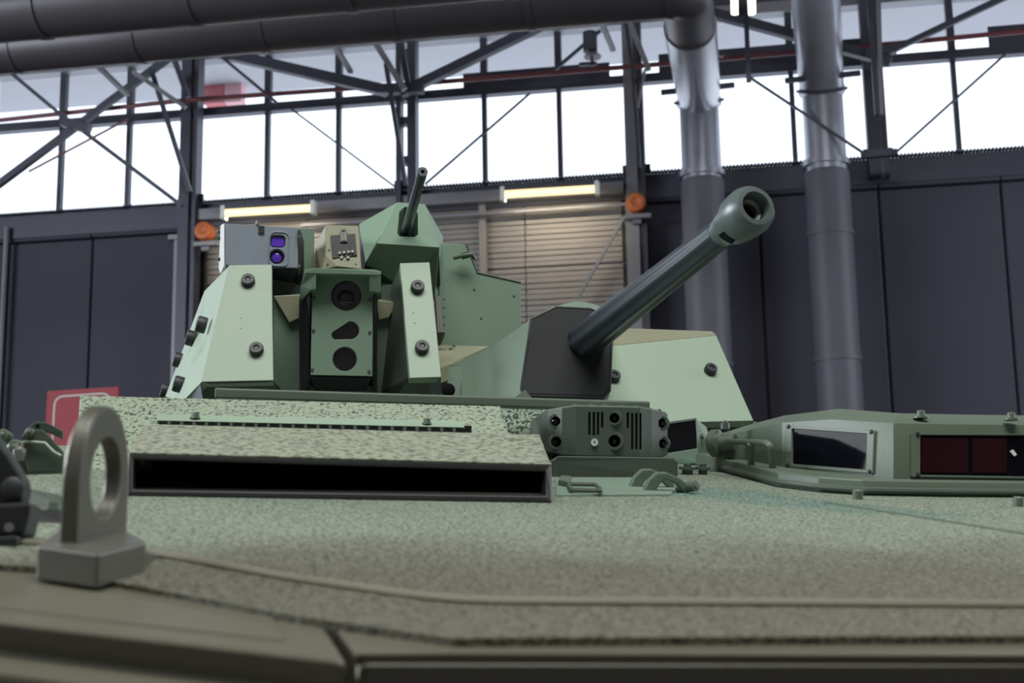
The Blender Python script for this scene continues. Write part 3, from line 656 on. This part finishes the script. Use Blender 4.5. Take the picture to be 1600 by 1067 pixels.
for x, y, d in ((900, 634.5, 3.36), (925, 634, 3.37), (947, 634.5, 3.385), (972, 635.5, 3.395), (995, 636.5, 3.41), (1030, 642, 3.49)):
    lathe('lid_screw', P(x, y, d), VU, [(0, .005), (.004, .005)], M['olive'], SU, 8)

# --- dark box behind, beside the sensor unit
SB = thing('stowage_box', P(1070, 715, 4.0), 'dark-faced green box between the sensor unit and the hatch', 'box')
q = [P(1030, 664, 4.0), P(1086, 655, 3.9), P(1090, 700, 3.9), P(1030, 712, 4.0)]
v, f = loft(q, [p+VB*.03 for p in q]); obj('dark_face', v, f, M['void'], SB)
rim = [P(1026, 660, 4.02), P(1088, 654, 3.895), P(1105, 667, 4.1), P(1121, 722, 4.2), P(1091, 724, 3.9), P(1030, 726, 4.01)]
v, f = loft([P(1088, 654, 3.895), P(1104, 667, 4.05), P(1121, 722, 4.1), P(1091, 722, 3.9)], [p+RX*-.02+VB*.1 for p in (P(1088, 654, 3.895), P(1104, 667, 4.05), P(1121, 722, 4.1), P(1091, 722, 3.9))]); obj('side_plate', v, f, M['sight'], SB, bevel=.002)
slab('bottom_lip', [P(1030, 710, 3.99), P(1091, 700, 3.895), P(1091, 724, 3.9), P(1030, 726, 4.0)], VB*.05, M['sight'], SB, bevel=.002)
slab('top_lip', [P(1030, 661, 3.99), P(1088, 653, 3.895), P(1088, 656, 3.895), P(1030, 664.5, 3.99)], VB*.08, M['dolive'], SB)
lathe('ring_bolt', P(1095, 682, 3.94), RX*.8-VB*.6, [(0, .006), (.006, .008), (.01, .008), (.01, .004)], M['steel'], SB, 12)

# --- left edge: folded mirror bracket and dark device
MB_ = thing('mirror_bracket', D(60, 795), 'green hinged bracket with pivots behind the lifting lug', 'bracket')
dB = 2.6
def poly(name, pts, d, th, m, parent, **k): return slab(name, [P(x, y, d) for x, y in pts], VB*th, m, parent, **k)
pp = poly('far_cheek', [(41, 669), (56, 658), (74, 660), (98, 673), (98, 686), (76, 676), (46, 676)], dB+.06, .012, M['dolive'], MB_, bevel=.002)
poly('near_cheek', [(6, 706), (8, 694), (30, 688), (40, 672), (66, 671), (80, 684), (98, 705), (98, 738), (44, 738), (40, 720), (34, 716)], dB, .014, M['dolive'], MB_, bevel=.002)
poly('inner_web', [(10, 708), (44, 690), (96, 706), (96, 738), (30, 740)], dB+.03, .03, M['dolive'], MB_)
tube('edge_wire', [P(8, 700, dB-.008), P(20, 694, dB-.008), P(44, 690, dB-.008), P(70, 692, dB-.008), P(84, 706, dB-.008), P(95, 712, dB-.008)], .0032, M['green'], MB_, 6)
for x, y, r in ((11, 684, 10), (52, 679, 7), (30, 703, 13)):
    rr = r/FPX*dB; lathe('pivot', P(x, y, dB+.03), -VB, [(0, rr), (.04, rr), (.045, rr*.75), (.045, rr*.45), (.055, rr*.4), (.057, rr*.1)], M['olive'], MB_, 18)
lathe('pivot', P(59, 666, dB+.056), -VB, [(0, .004), (.004, .004)], M['void'], MB_, 10)
lathe('spring_nut', P(31, 703, dB-.03), VU, [(-.02, .009), (-.008, .012), (0, .012), (.006, .006), (.014, .006)], M['steel'], MB_, 10)
slab('foot_plate', [D(36, 742, .02), D(98, 744, .02), D(106, 776, .02), D(38, 762, .02)], -UN*.022, M['deck'], MB_, bevel=.002)
slab('foot_arm', [P(38, 762, 2.22), P(110, 776, 2.25), P(110, 797, 2.2), P(46, 794, 2.18)], VB*.05, M['dolive'], MB_, bevel=.003)
slab('foot_bar', [P(20, 794, 2.06), P(110, 799, 2.08), D(110, 818), D(20, 816)], VB*.1, M['intake'], MB_, bevel=.003)
hexbolt('foot_bolt', P(80, 796, 2.1), VU, .011, .012, M['olive'], MB_)
DV = thing('dark_device', D(20, 850), 'black jointed mirror arm cut off by the left edge', 'mirror arm')
poly('arm', [(-90, 610), (-20, 660), (2, 695), (12, 708), (33, 742), (39, 758), (34, 784), (22, 794), (-20, 796), (-90, 790)], 1.82, .06, M['black'], DV, bevel=.01, seg=3)
poly('clamp_block', [(-60, 790), (49, 784), (48, 796), (39, 836), (-60, 842)], 1.79, .08, M['black'], DV, bevel=.005)
poly('clamp_foot', [(-60, 842), (28, 836), (26, 862), (-60, 862)], 1.77, .06, M['black'], DV, bevel=.004)
lathe('joint_cap', P(21, 763, 1.815), -VB, [(0, .014), (.008, .014), (.011, .009)], M['black'], DV, 20)
lathe('clamp_screw', P(15, 824, 1.785), -VB, [(0, .006), (.005, .006)], M['steel'], DV, 10)

# ================================================================== THE TURRET
TU = thing('gun_turret', P(720, 600, 4.6)-VU*.3, 'faceted pale green gun turret with armour panels above the deck', 'turret')
TU.location.z = zroof; ORG[TU.name] = TU.location.copy()
def faces(name, pts, fcs, m, parent=TU, **k): return obj(name, [P(*p) for p in pts], fcs, m, parent, **k)
# core block (hidden mass that everything stands on)
core = [P(300, 640, 4.75), P(1130, 668, 4.9), P(1105, 560, 5.0), P(330, 520, 4.9)]
v, f = loft(core, [p+VB*1.3 for p in core]); obj('turret_core', v, f, M['green2'], TU)
ringc = P(720, 640, 5.4); lathe('turret_ring', V((ringc.x, ringc.y, zroof-.02)), Z, [(0, .78), (.22, .78)], M['hull'], TU, 40)
# left armour panel: sloped plate; white-lit side plate going back
def plate_n(q):
    n_ = (q[1]-q[0]).cross(q[2]-q[0]).normalized(); return n_ if n_.y < 0 else -n_
L4 = [(315, 596.5, 4.12), (427, 594, 4.14), (424.5, 413, 4.38), (357.5, 414, 4.36)]
qL = [P(*p) for p in L4]; nL = plate_n(qL); pL = slab('armor_panel', qL, -nL*.03, M['green'], TU, bevel=.0015)
side = [P(357, 416, 4.36), P(319.5, 454.5, 5.1), P(258, 620, 4.95), P(286, 626, 4.2), P(314.5, 597, 4.12)]
cS = (side[1]-side[4]).cross(side[0]-side[4]).normalized(); cS = cS if cS.x < 0 else -cS
sp_ = slab('armor_panel', side, -cS*.025, M['green'], TU, bevel=.0015)
under = [P(315, 597.5, 4.12), P(427, 595, 4.14), P(443, 612, 4.35), P(440, 640, 4.4), P(300, 640, 4.3), P(288, 625, 4.22)]
slab('lower_skirt', under, VB*.05, M['dolive'], TU)
slab('skirt_web', [P(313, 600, 4.125), P(317, 624, 4.14), P(294, 626, 4.2)], VB*.01, M['grey'], TU)
def pad(p, n_, r, parent, h=.022):
    o = lathe('rubber_pad', p-n_*.002, n_, [(0, r*.96), (h*.1, r), (h*.8, r), (h, r*.9), (h, r*.42), (h*.55, r*.4)], M['black'], parent, 24, smooth=True)
    lathe('pad_bolt', p+n_*h*.4, n_, [(0, r*.36), (h*.35, r*.34)], M['black'], o, 6, smooth=False); return o
fpL = planept(qL[0], qL[1], qL[2])
for x, y in ((388, 441), (401, 548)): pad(fpL(x, y), nL, 11/FPX*4.25, pL)
for x, y in ((362, 496), (362, 513), (376, 497), (376, 513)):
    if x == 376: lathe('screw_hole', fpL(x, y), nL, [(0, .0016), (.0006, .0016)], M['void'], pL, 8)
fpS = planept(side[0], side[1], side[3])
for x, y in ((321, 509), (304, 530), (284, 564), (285, 602), (264, 612)): pad(fpS(x, y), cS, .026, sp_, .03)
# narrow right armour panel
R4 = [(640.5, 590.5, 4.16), (689.5, 589, 4.18), (671, 409.5, 4.42), (625, 411, 4.40)]
qR = [P(*p) for p in R4]; nR = plate_n(qR); pR = slab('armor_panel', qR, -nR*.03, M['green'], TU, bevel=.0015)
fpR = planept(qR[0], qR[1], qR[2])
for x, y in ((652, 451), (659, 545)): pad(fpR(x, y), nR, 11/FPX*4.25, pR)
for x, y in ((646, 489), (648, 505)): lathe('screw_hole', fpR(x, y), nR, [(0, .0016), (.0006, .0016)], M['void'], pR, 8)
slab('lower_skirt', [P(640, 591, 4.16), P(689, 590, 4.18), P(690, 640, 4.25), P(600, 640, 4.4), P(612, 616, 4.36)], VB*.05, M['dolive'], TU)
slab('panel_bracket', [P(596, 446, 4.52), P(612, 444, 4.52), P(626, 414, 4.44), P(642, 588, 4.22), P(618, 612, 4.4), P(596, 612, 4.5)], VB*.05, M['dolive'], TU)
# green blocks left and right of the sight
slab('turret_block', [P(427, 462, 4.52), P(470, 459, 4.52), P(470, 640, 4.52), P(427, 640, 4.52)], VB*.5, M['green2'], TU, bevel=.003)
slab('block_cap', [P(427, 462, 4.5), P(468, 461, 4.5), P(470, 496, 4.5), P(452, 504, 4.5)], VB*.02, M['tan'], TU, bevel=.002)
slab('turret_block', [P(588, 467, 4.5), P(624, 470, 4.5), P(636, 476, 4.6), P(630, 640, 4.5), P(588, 640, 4.5)], VB*.5, M['green2'], TU, bevel=.003)
slab('block_cap', [P(588, 469, 4.48), P(620, 472, 4.48), P(608, 496, 4.48), P(592, 500, 4.48)], VB*.02, M['tan'], TU, bevel=.002)
slab('inner_bulkhead', [P(425, 430, 4.78), P(640, 436, 4.78), P(640, 640, 4.78), P(425, 640, 4.78)], VB*.2, M['dolive'], TU)
slab('arm_plate', [P(425, 432, 4.6), P(470, 446, 4.6), P(470, 462, 4.6), P(425, 462, 4.6)], VB*.1, M['dolive'], TU)
# rear shield standing behind the machine gun housing
tall = [(686, 380, 4.92), (729, 382.5, 4.93), (746, 426, 4.94), (814, 441, 4.96), (814, 560, 4.9), (686, 560, 4.86)]
_ps = planept(P(686, 560, 4.88), P(814, 560, 4.92), P(729, 382, 4.95)); sh_ = slab('rear_shield', [_ps(x, y) for x, y, _ in tall], VB*.02, M['sight'], TU, bevel=.001)
tube('shield_edge', [_ps(729, 382.5), _ps(746, 426), _ps(814, 441)], .004, M['dolive'], sh_, 6)
for x, y in ((741, 452), (803, 462), (752, 497)): lathe('rivet', _ps(x, y), -VB, [(0, .004), (.003, .003)], M['dolive'], sh_, 8)
lt = tube('latch_bar', bend([P(709, 403, 4.9), P(726, 399, 4.89), P(738, 397, 4.89), P(741, 404, 4.9)], .02, 3), .007, M['dolive'], sh_, 8)
slab('latch_plate', [P(720, 396, 4.91), P(733, 392, 4.91), P(736, 402, 4.91), P(722, 406, 4.91)], -VB*.012, M['olive'], sh_, bevel=.002)
slab('hinge_strip', [P(680, 463, 4.7), P(688, 463, 4.7), P(692, 522, 4.66), P(684, 524, 4.66)], VB*.03, M['steel'], TU, bevel=.001)
for i in range(5): lathe('hinge_pin', P(693.5, 468+i*13.5, 4.69), -VB, [(0, .004), (.006, .004)], M['dolive'], TU, 8)
slab('hinge_foot', [P(683, 519, 4.65), P(695, 519, 4.65), P(695, 524, 4.65), P(690, 536, 4.67), P(683, 536, 4.67)], VB*.05, M['dolive'], TU)
# turret front deck and mantlet shroud
slab('turret_ledge', [P(684, 576, 4.3), P(725, 560, 4.45), P(765, 541, 4.8), P(684, 539, 4.8)], -VU*.05, M['tan'], TU, bevel=.002)
for x, y in ((704, 546), (709, 542)): lathe('ledge_bolt', P(x, y, 4.7), VU, [(0, .006), (.005, .006)], M['olive'], TU, 8)
lathe('ball_stop', P(700, 610, 4.16), -VB, [(0, .02), (.01, .02), (.018, .014), (.021, .004)], M['void'], TU, 16)
fm = [(829, 498), (868.6, 479), (922, 482), (935, 487), (957, 524), (953.5, 612), (944, 623), (818, 619.5), (813, 607)]
dm = [4.36, 4.42, 4.46, 4.46, 4.38, 4.16, 4.13, 4.11, 4.13]
_pm = planept(P(813, 607, 4.14), P(953.5, 612, 4.19), P(922, 482, 4.3)); mf = [_pm(x, y) for x, y in fm]
bk_ = [P(862, 480, 4.95), P(900, 470, 5.0), P(925, 474, 5.0), P(940, 480, 5.0), P(960, 520, 4.95), P(957, 612, 4.9), P(948, 640, 4.85), P(830, 640, 4.85), P(820, 610, 4.85)]
v, f = loft([p+VB*.006 for p in mf], bk_); MT = obj('gun_mantlet', v, f, M['green2'], TU, bevel=.003)
cm = sum(mf, V((0, 0, 0)))/len(mf); mm = [cm+(p-cm)*.965-VB*.004+VU*.001 for p in mf]
slab('mantlet_face', mm, VB*.03, M['mantlet'], MT, bevel=.004)
rm = [cm+(p-cm)*.985-VB*.002 for p in mf]; tube('mantlet_edge', rm+[rm[0]], .004, M['black'], MT, 6)
# left cheek of the mantlet
_pk = planept(_pm(829, 499), _pm(813, 607), P(722, 575, 4.36)); ck = [(829, 499), (813, 607), (817, 622), (815, 640), (720, 640), (721, 572)]
slab('mantlet_cheek', [_pk(*p) for p in ck], VB*.25, M['green2'], TU, bevel=.002)
slab('mantlet_cheek', Pl([(689, 574, 4.37), (722, 572, 4.35), (722, 640, 4.31), (687, 640, 4.33)]), VB*.2, M['green2'], TU, bevel=.002)
slab('cheek_ridge', [P(690, 573, 4.37), P(765, 541, 4.6), P(838, 494, 4.5), _pk(829, 499), _pk(722, 571)], VB*.03-VU*.02, M['olive'], TU, bevel=.002)
slab('ground_gusset', Pl([(800, 625, 4.05), (820, 608, 4.06), (836, 628, 4.05)]), VB*.08, M['olive'], TU)
# right cheek panel
C4 = [(900, 664, 4.14), (1177, 657, 4.34), (1119, 524, 4.58), (957, 540, 4.44), (900, 545.6, 4.385)]
qC = [P(*p) for p in C4]; nC = plate_n(qC)
fpC = planept(qC[0], qC[1], qC[2]); qC = [fpC(x, y) for x, y, _ in C4]
pC = slab('armor_panel', qC, -nC*.03, M['green'], TU, bevel=.0015)
tc = [fpC(930, 542.6), fpC(1119, 524), P(1113, 518.5, 4.78), P(974, 513.5, 4.85), P(930, 512, 4.85)]
nT = (tc[1]-tc[0]).cross(tc[3]-tc[0]).normalized(); nT = nT if nT.z > 0 else -nT
pT = slab('armor_panel', [p+nT*.002 for p in tc], -nT*.03, M['tan'], TU, bevel=.0015)
for x, y in ((1109, 580), (958, 591)): pad(fpC(x, y), nC, 10/FPX*4.4, pC)
fpT = planept(tc[0], tc[1], tc[2]); pad(fpT(1010, 526), nT, .021, pT)
es = [fpC(1177, 657), fpC(1119, 524), P(1113, 518.5, 4.8), P(1176, 668, 4.9)]
slab('panel_edge', es, -RX*.03, M['green2'], TU)
slab('turret_foot', Pl([(1040, 664, 4.26), (1180, 658, 4.4), (1190, 664, 4.4), (1190, 690, 4.4), (1040, 690, 4.26)]), VB*.3, M['dolive'], TU)

# --- autocannon
GN = thing('autocannon', P(880, 560, 4.35), 'long fluted dark cannon barrel rising to the right with round muzzle', 'cannon')
g0, g1 = P(872, 566, 4.45), P(1181, 322, 3.3)
gx = (g1-g0).normalized(); GL = (g1-g0).length
def oct_barrel(t0, t1, r0, r1, n=12, flute=.12):
    a, b = perp(gx); v = []; f = []; st_ = 16; seg = 48
    for j in range(st_+1):
        t = t0+(t1-t0)*j/st_; r = r0+(r1-r0)*j/st_; e = min(1, min(j, st_-j)/1.0)
        for i in range(seg):
            q = 2*math.pi*i/seg; k = 1-flute*e*abs(math.cos(q*4))**1.5
            v.append(g0+gx*t+(a*math.cos(q)+b*math.sin(q))*r*k)
    for j in range(st_):
        for i in range(seg): f.append((j*seg+i, j*seg+(i+1) % seg, (j+1)*seg+(i+1) % seg, (j+1)*seg+i))
    f += [tuple(range(seg)), tuple(range(st_*seg, (st_+1)*seg))]
    return v, f
rB, rM = 31/FPX*4.35, 24/FPX*3.45
v, f = oct_barrel(.03, GL-.17, rB, rM); obj('barrel', v, f, M['gun'], GN, smooth=True, ang=60)
lathe('barrel_collar', g0, gx, [(-.1, rB*1.25), (.05, rB*1.25), (.08, rB*1.12), (.12, rB*1.0)], M['black'], GN, 32)
rmz = 40/FPX*3.32
mz = lathe('muzzle_brake', g0, gx, [(GL-.17, rM*.98), (GL-.145, rM*1.02), (GL-.115, rmz*.86), (GL-.09, rmz*.93), (GL-.055, rmz*.99), (GL-.03, rmz), (GL-.012, rmz*.93), (GL+.002, rmz*.78), (GL+.003, rmz*.60), (GL+.0, rmz*.57), (GL-.05, rmz*.53), (GL-.10, rmz*.5)], M['gunlight'], GN, 48, bevel=0)
a_, b_ = perp(gx)
cs = []
for q in (0.55, 0.55+math.pi, 0.55+math.pi/2, .55-math.pi/2):
    d_ = a_*math.cos(q)+b_*math.sin(q); t_ = gx.cross(d_)
    c0 = g0+gx*(GL-.098)+d_*rmz*.55
    qd = [c0+gx*.018+t_*.02, c0-gx*.018+t_*.02, c0-gx*.018-t_*.02, c0+gx*.018-t_*.02]; cs.append(loft(qd, [p+d_*rmz for p in qd]))
cut(mz, cs); mz.data.polygons.foreach_set('use_smooth', [True]*len(mz.data.polygons)); mz.data.set_sharp_from_angle(angle=math.radians(30))
lathe('bore', g0, gx, [(GL-.101, rmz*.48), (GL-.06, rmz*.48), (GL-.06, rmz*.3), (GL-.1, rmz*.28)], M['void'], GN, 32)
lathe('bore_ring', g0, gx, [(GL-.05, rmz*.5), (GL-.03, rmz*.5), (GL-.036, rmz*.36), (GL-.05, rmz*.34)], M['steel'], GN, 32, closed=True)

# --- front gunner sight
GS = thing('gunner_sight', P(535, 590, 4.3)-VU*.05, 'green gunner sight with two round lenses and a pear-shaped one', 'sight')
dS = 4.3
sq = [P(485, 586, dS), P(581, 588, dS), P(584, 424, dS+.03), P(488, 422, dS+.03)]; nS = plate_n(sq); fpG = planept(sq[0], sq[1], sq[2])
def Sg(x, y, h=0): return hit(x, y, sq[0]+nS*h, nS)
pnl = slab('face_plate', sq, -nS*.012, M['sight'], GS)
px_ = dS/FPX
sx_ = (sq[1]-sq[0]).normalized(); sy_ = nS.cross(sx_); sy_ = sy_ if sy_.z > 0 else -sy_
def rnd(c, pts): return [c+sx_*(x*px_)+sy_*(y*px_) for x, y in pts]
def circ(r, n=32): return [(r*math.cos(2*math.pi*i/n), r*math.sin(2*math.pi*i/n)) for i in range(n)]
def pear():
    o = []
    for i in range(25):
        q = math.radians(-100+200*i/24); o.append((8+14*math.cos(q), 2+14*math.sin(q)))
    for i in range(13):
        q = math.radians(112+150*i/12); o.append((-14+7*math.cos(q), -6+7*math.sin(q)))
    return o
shapes = [(Sg(541, 462), circ(24)), (Sg(539, 518), pear()), (Sg(538.5, 561), circ(19))]
cut(pnl, [loft(rnd(c+nS*.02, s), rnd(c-nS*.04, s)) for c, s in shapes])
b_m = pnl.modifiers.new('bevel', 'BEVEL'); b_m.width = .0015; b_m.segments = 2; b_m.limit_method = 'ANGLE'; b_m.angle_limit = math.radians(50)
for i, (c, s) in enumerate(shapes):
    v, f = loft(rnd(c-nS*.011, [(x*1.06, y*1.06) for x, y in s]), rnd(c-nS*.03, s)); obj('lens_glass', v, f, M['lens'], GS)
    if i != 1:
        r = (24 if i == 0 else 19)*px_; v, f = lathe_data(c-nS*.001, -nS, [(0, r*.93), (0, r*1.0), (.012, r*1.0), (.012, r*.93)], 32, True); obj('lens_ring', v, f, M['black'], GS, smooth=True)
lathe('inner_lens', Sg(539.5, 465)-nS*.0105, nS, [(0, 13*px_), (.003, 12.5*px_), (.006, 9*px_), (.007, 3*px_)], M['lens'], GS, 28)
for x, y in ((491, 465), (490, 516), (488, 577), (578, 468), (578, 519), (577, 580)): hexbolt('face_screw', Sg(x, y), nS, .0045, .004, M['dolive'], GS)
body = [p-nS*.013 for p in [Sg(484, 586), Sg(582, 588), Sg(585, 424), Sg(487, 422)]]
v, f = loft(body, [p+VB*.3 for p in body]); obj('sight_body', v, f, M['dolive'], GS, bevel=.003)
slab('chin', [Sg(483, 588), Sg(581, 590), P(572, 608, dS+.08), P(494, 607, dS+.08)], VB*.2, M['black'], GS)
slab('plinth', Pl([(470, 600, 4.42), (596, 603, 4.42), (596, 650, 4.42), (470, 650, 4.42)]), VB*.3, M['dolive'], GS)
v, f = loft(Pl([(477, 421, 4.262), (490, 418.5, 4.262), (583, 421, 4.27), (596, 424, 4.27), (595, 430, 4.27), (477, 427, 4.262)]), [p+VB*.32+VU*.01 for p in Pl([(477, 421, 4.262), (490, 418.5, 4.262), (583, 421, 4.27), (596, 424, 4.27), (595, 430, 4.27), (477, 427, 4.262)])])
obj('hood_roof', v, f, M['sight'], GS, bevel=.002)
v, f = loft(Pl([(477, 424, 4.262), (494, 425, 4.262), (494, 452, 4.275), (486, 453, 4.285), (471, 470, 4.34), (470, 446, 4.3)]), [p+VB*.12 for p in Pl([(477, 424, 4.262), (494, 425, 4.262), (494, 452, 4.275), (486, 453, 4.285), (471, 470, 4.34), (470, 446, 4.3)])]); obj('hood_side', v, f, M['sight'], GS, bevel=.002)
v, f = loft(Pl([(577, 426, 4.27), (595, 427, 4.27), (595, 458, 4.285), (584, 456, 4.285), (577, 455, 4.285)]), [p+VB*.12 for p in Pl([(577, 426, 4.27), (595, 427, 4.27), (595, 458, 4.285), (584, 456, 4.285), (577, 455, 4.285)])]); obj('hood_side', v, f, M['sight'], GS, bevel=.002)
slab('side_wall', Pl([(468, 466, 4.38), (484, 455, 4.3), (483, 604, 4.34), (469, 612, 4.4)]), VB*.2, M['black'], GS)
slab('side_wall', Pl([(585, 456, 4.3), (590, 462, 4.36), (589, 612, 4.4), (583, 604, 4.34)]), VB*.2, M['black'], GS)

# --- grey commander sight box at the left
CS = thing('commander_sight', P(408, 420, 4.5), 'blue-grey sight box with two violet lenses on the turret left', 'sight')
cq = [P(352, 414, 4.46), P(465.5, 419, 4.5), P(465.5, 355.5, 4.52), P(351, 349, 4.48)]; nC2 = plate_n(cq)
cb = slab('sight_body', cq, VB*.34-VU*.02, M['grey'], CS)
def Cg(x, y, h=0): return hit(x, y, cq[0]+nC2*h, nC2)
cx_ = (cq[1]-cq[0]).normalized(); cy_ = nC2.cross(cx_); cy_ = cy_ if cy_.z > 0 else -cy_; p4 = 4.5/FPX
def cr(c, pts): return [c+cx_*(x*p4)+cy_*(y*p4) for x, y in pts]
def rrect(w_, h_, r, n=6):
    o = []
    for cx0, cy0, q0 in ((w_-r, h_-r, 0), (-w_+r, h_-r, 90), (-w_+r, -h_+r, 180), (w_-r, -h_+r, 270)):
        for i in range(n+1):
            q = math.radians(q0+90*i/n); o.append((cx0+r*math.cos(q), cy0+r*math.sin(q)))
    return o
s1, s2 = (Cg(434, 377), rrect(11.5, 10, 6)), (Cg(432.5, 401), circ(12))
cut(cb, [loft(cr(c+nC2*.02, s), cr(c-nC2*.018, s)) for c, s in (s1, s2)])
bm_ = cb.modifiers.new('bevel', 'BEVEL'); bm_.width = .002; bm_.segments = 2; bm_.limit_method = 'ANGLE'; bm_.angle_limit = math.radians(50)
v, f = loft(cr(s1[0]-nC2*.008, rrect(10, 7, 4)), cr(s1[0]-nC2*.019, rrect(10, 7, 4))); obj('violet_lens', v, f, M['purple'], CS)
lathe('violet_lens', s2[0]-nC2*.017, nC2, [(0, 9*p4), (.006, 8*p4), (.009, 4*p4), (.01, .5*p4)], M['purple'], CS, 24)
lathe('lens_ring', s2[0]-nC2*.014, nC2, [(0, 9.4*p4), (0, 12*p4), (.012, 12*p4), (.012, 10.6*p4)], M['black'], CS, 24, closed=True)
fr = rrect(15, 27, 9); c0 = Cg(436, 389, .001)
tube('lens_surround', cr(c0, fr)+[cr(c0, fr)[0]], .0022, M['grey'], CS, 6)
slab('latch_notch', [Cg(404, 353, .001), Cg(413, 353.5, .001), Cg(413, 365, .001), Cg(404, 364.5, .001)], nC2*.004, M['black'], CS); hexbolt('latch_knob', P(402, 350, 4.5), VU, .006, .01, M['steel'], CS)
slab('left_fin', Pl([(351, 349, 4.47), (346, 352, 4.6), (343, 420, 4.6), (346, 428, 4.55), (351, 416, 4.46)]), -RX*.003, M['white'], CS, bevel=.002)
for y in (362, 372, 405): lathe('fin_bolt', P(344, y, 4.56), -RX, [(0, .006), (.006, .006)], M['black'], CS, 10)
slab('bottom_cover', Pl([(420, 420, 4.5), (465, 420, 4.5), (458, 438, 4.56), (425, 432, 4.56)]), VB*.3, M['black'], CS)
slab('neck', Pl([(380, 415, 4.62), (450, 418, 4.62), (450, 470, 4.62), (380, 470, 4.62)]), VB*.2, M['dolive'], CS)
slab('right_cheek', Pl([(465.5, 357, 4.5), (470, 360, 4.52), (475, 375, 4.56), (475, 412, 4.56), (470, 424, 4.54), (465.5, 430, 4.52)]), VB*.3, M['black'], CS, bevel=.003)
for y in (370, 416): lathe('cheek_bolt', P(467.5, y, 4.5), -VB, [(0, .004), (.006, .004)], M['steel'], CS, 10)
slab('rear_block', Pl([(466, 356, 4.8), (491, 356, 4.8), (491, 440, 4.8), (466, 440, 4.8)]), VB*.2, M['sight'], CS, bevel=.003)

# --- small latched box in the middle
LBX = thing('latched_box', P(528, 425, 4.62), 'small tan-green box with dark lid and metal latches behind the sight', 'box')
lq = Pl([(509, 352, 4.62), (560, 352.5, 4.62), (565, 421, 4.56), (527, 417, 4.56), (501, 422, 4.57), (508, 400, 4.58)])
slab('box_body', lq, VB*.25, M['tan'], LBX, bevel=.003)
slab('box_flank', Pl([(509, 352, 4.62), (508, 400, 4.58), (501, 424, 4.57), (492, 424, 4.7), (493, 379, 4.72)]), VB*.1, M['tan'], LBX, bevel=.002)
nb_ = plate_n(lq); 
def Lg(x, y, h=0): return hit(x, y, lq[0]+nb_*h, nb_)
lid = slab('box_lid', [Lg(516.5, 369), Lg(555, 366), Lg(558, 400), Lg(520, 405)], nb_*.006, M['intake'], LBX, bevel=.001)
slab('latch', [Lg(532, 358, .004), Lg(542, 358, .004), Lg(543, 379, .006), Lg(532, 379, .006)], nb_*.006, M['olive'], lid, bevel=.001)
tube('latch_wire', [Lg(534, 360, .012), Lg(540, 360, .012), Lg(541, 376, .012), Lg(534, 376, .012), Lg(534, 360, .012)], .002, M['steel'], lid, 6)
for x in (531, 538, 545, 551): lathe('hinge_knuckle', Lg(x, 396-.1*(x-531), .006), nb_, [(0, .006), (.006, .005)], M['steel'], lid, 8)
for x in (534, 544): lathe('hinge_knuckle', Lg(x, 403, .004), nb_, [(0, .006), (.006, .005)], M['steel'], lid, 8)
for x, y in ((514, 390), (534, 414), (512, 412), (556, 413)): lathe('box_screw', Lg(x, y), nb_, [(0, .003), (.003, .003)], M['dolive'], LBX, 8)

# --- machine gun housing
MG = thing('machine_gun_mount', P(640, 450, 4.75), 'faceted green housing with slim machine gun barrel at the turret top', 'weapon station')
mv = [(621, 316, 4.86), (664, 319, 4.87), (692.5, 370, 4.98), (689, 442, 4.96), (676, 462, 4.9), (687, 386, 4.62), (589, 380, 4.62), (571, 411, 4.72), (561, 350, 4.88), (576, 440, 4.86), (680, 462, 4.72),
      (621, 318, 5.3), (664, 321, 5.3), (692, 372, 5.3), (561, 352, 5.3), (576, 460, 5.3), (684, 470, 5.3)]
mf_ = [(0, 1, 5, 6), (0, 6, 7, 8), (1, 2, 3, 10, 5), (6, 5, 10, 9, 7), (7, 9, 8), (0, 1, 12, 11), (1, 2, 13, 12), (0, 8, 14, 11), (8, 9, 15, 14), (2, 3, 10, 16, 13), (9, 10, 16, 15), (11, 12, 13, 16, 15, 14)]
mvp = [P(*p) for p in mv]
# keep the top face flat
fpM = planept(mvp[0], mvp[6], mvp[5]); mvp[1] = fpM(664, 319)
MH = obj('housing', mvp, mf_, M['sight'], MG)
used = sorted(set(i for f_ in mf_ for i in f_))
nM = plate_n([mvp[6], mvp[5], mvp[0]])
slot = [fpM(x, y) for x, y in ((624, 330), (632, 323), (646, 323), (653, 332), (653, 366), (648, 370), (625, 369), (621, 364))]
cut(MH, [loft([p+nM*.05 for p in slot], [p-nM*.2 for p in slot])])
bm_ = MH.modifiers.new('bevel', 'BEVEL'); bm_.width = .002; bm_.segments = 2; bm_.limit_method = 'ANGLE'; bm_.angle_limit = math.radians(20)
slab('slot_back', [p-nM*.15 for p in slot], -nM*.01, M['void'], MG)
slab('dark_recess', Pl([(561, 352, 4.9), (571, 372, 4.86), (573, 414, 4.78), (562, 430, 4.9)]), VB*.2, M['black'], MG)
slab('lower_shroud', Pl([(570, 413, 4.74), (588, 383, 4.66), (686, 389, 4.66), (688, 446, 4.76), (664, 470, 4.85), (570, 470, 4.85)]), VB*.3, M['black'], MG)
b0, b1_ = P(633, 366, 4.74), P(660.5, 268, 4.3)
lathe('barrel', b0, b1_-b0, [(-.1, .0175), (.0, .017), ((b1_-b0).length*.8, .0145), ((b1_-b0).length-.05, .0145), ((b1_-b0).length-.05, .0155), ((b1_-b0).length, .0155), ((b1_-b0).length, .006), ((b1_-b0).length-.03, .005)], M['gun'], MG, 24)
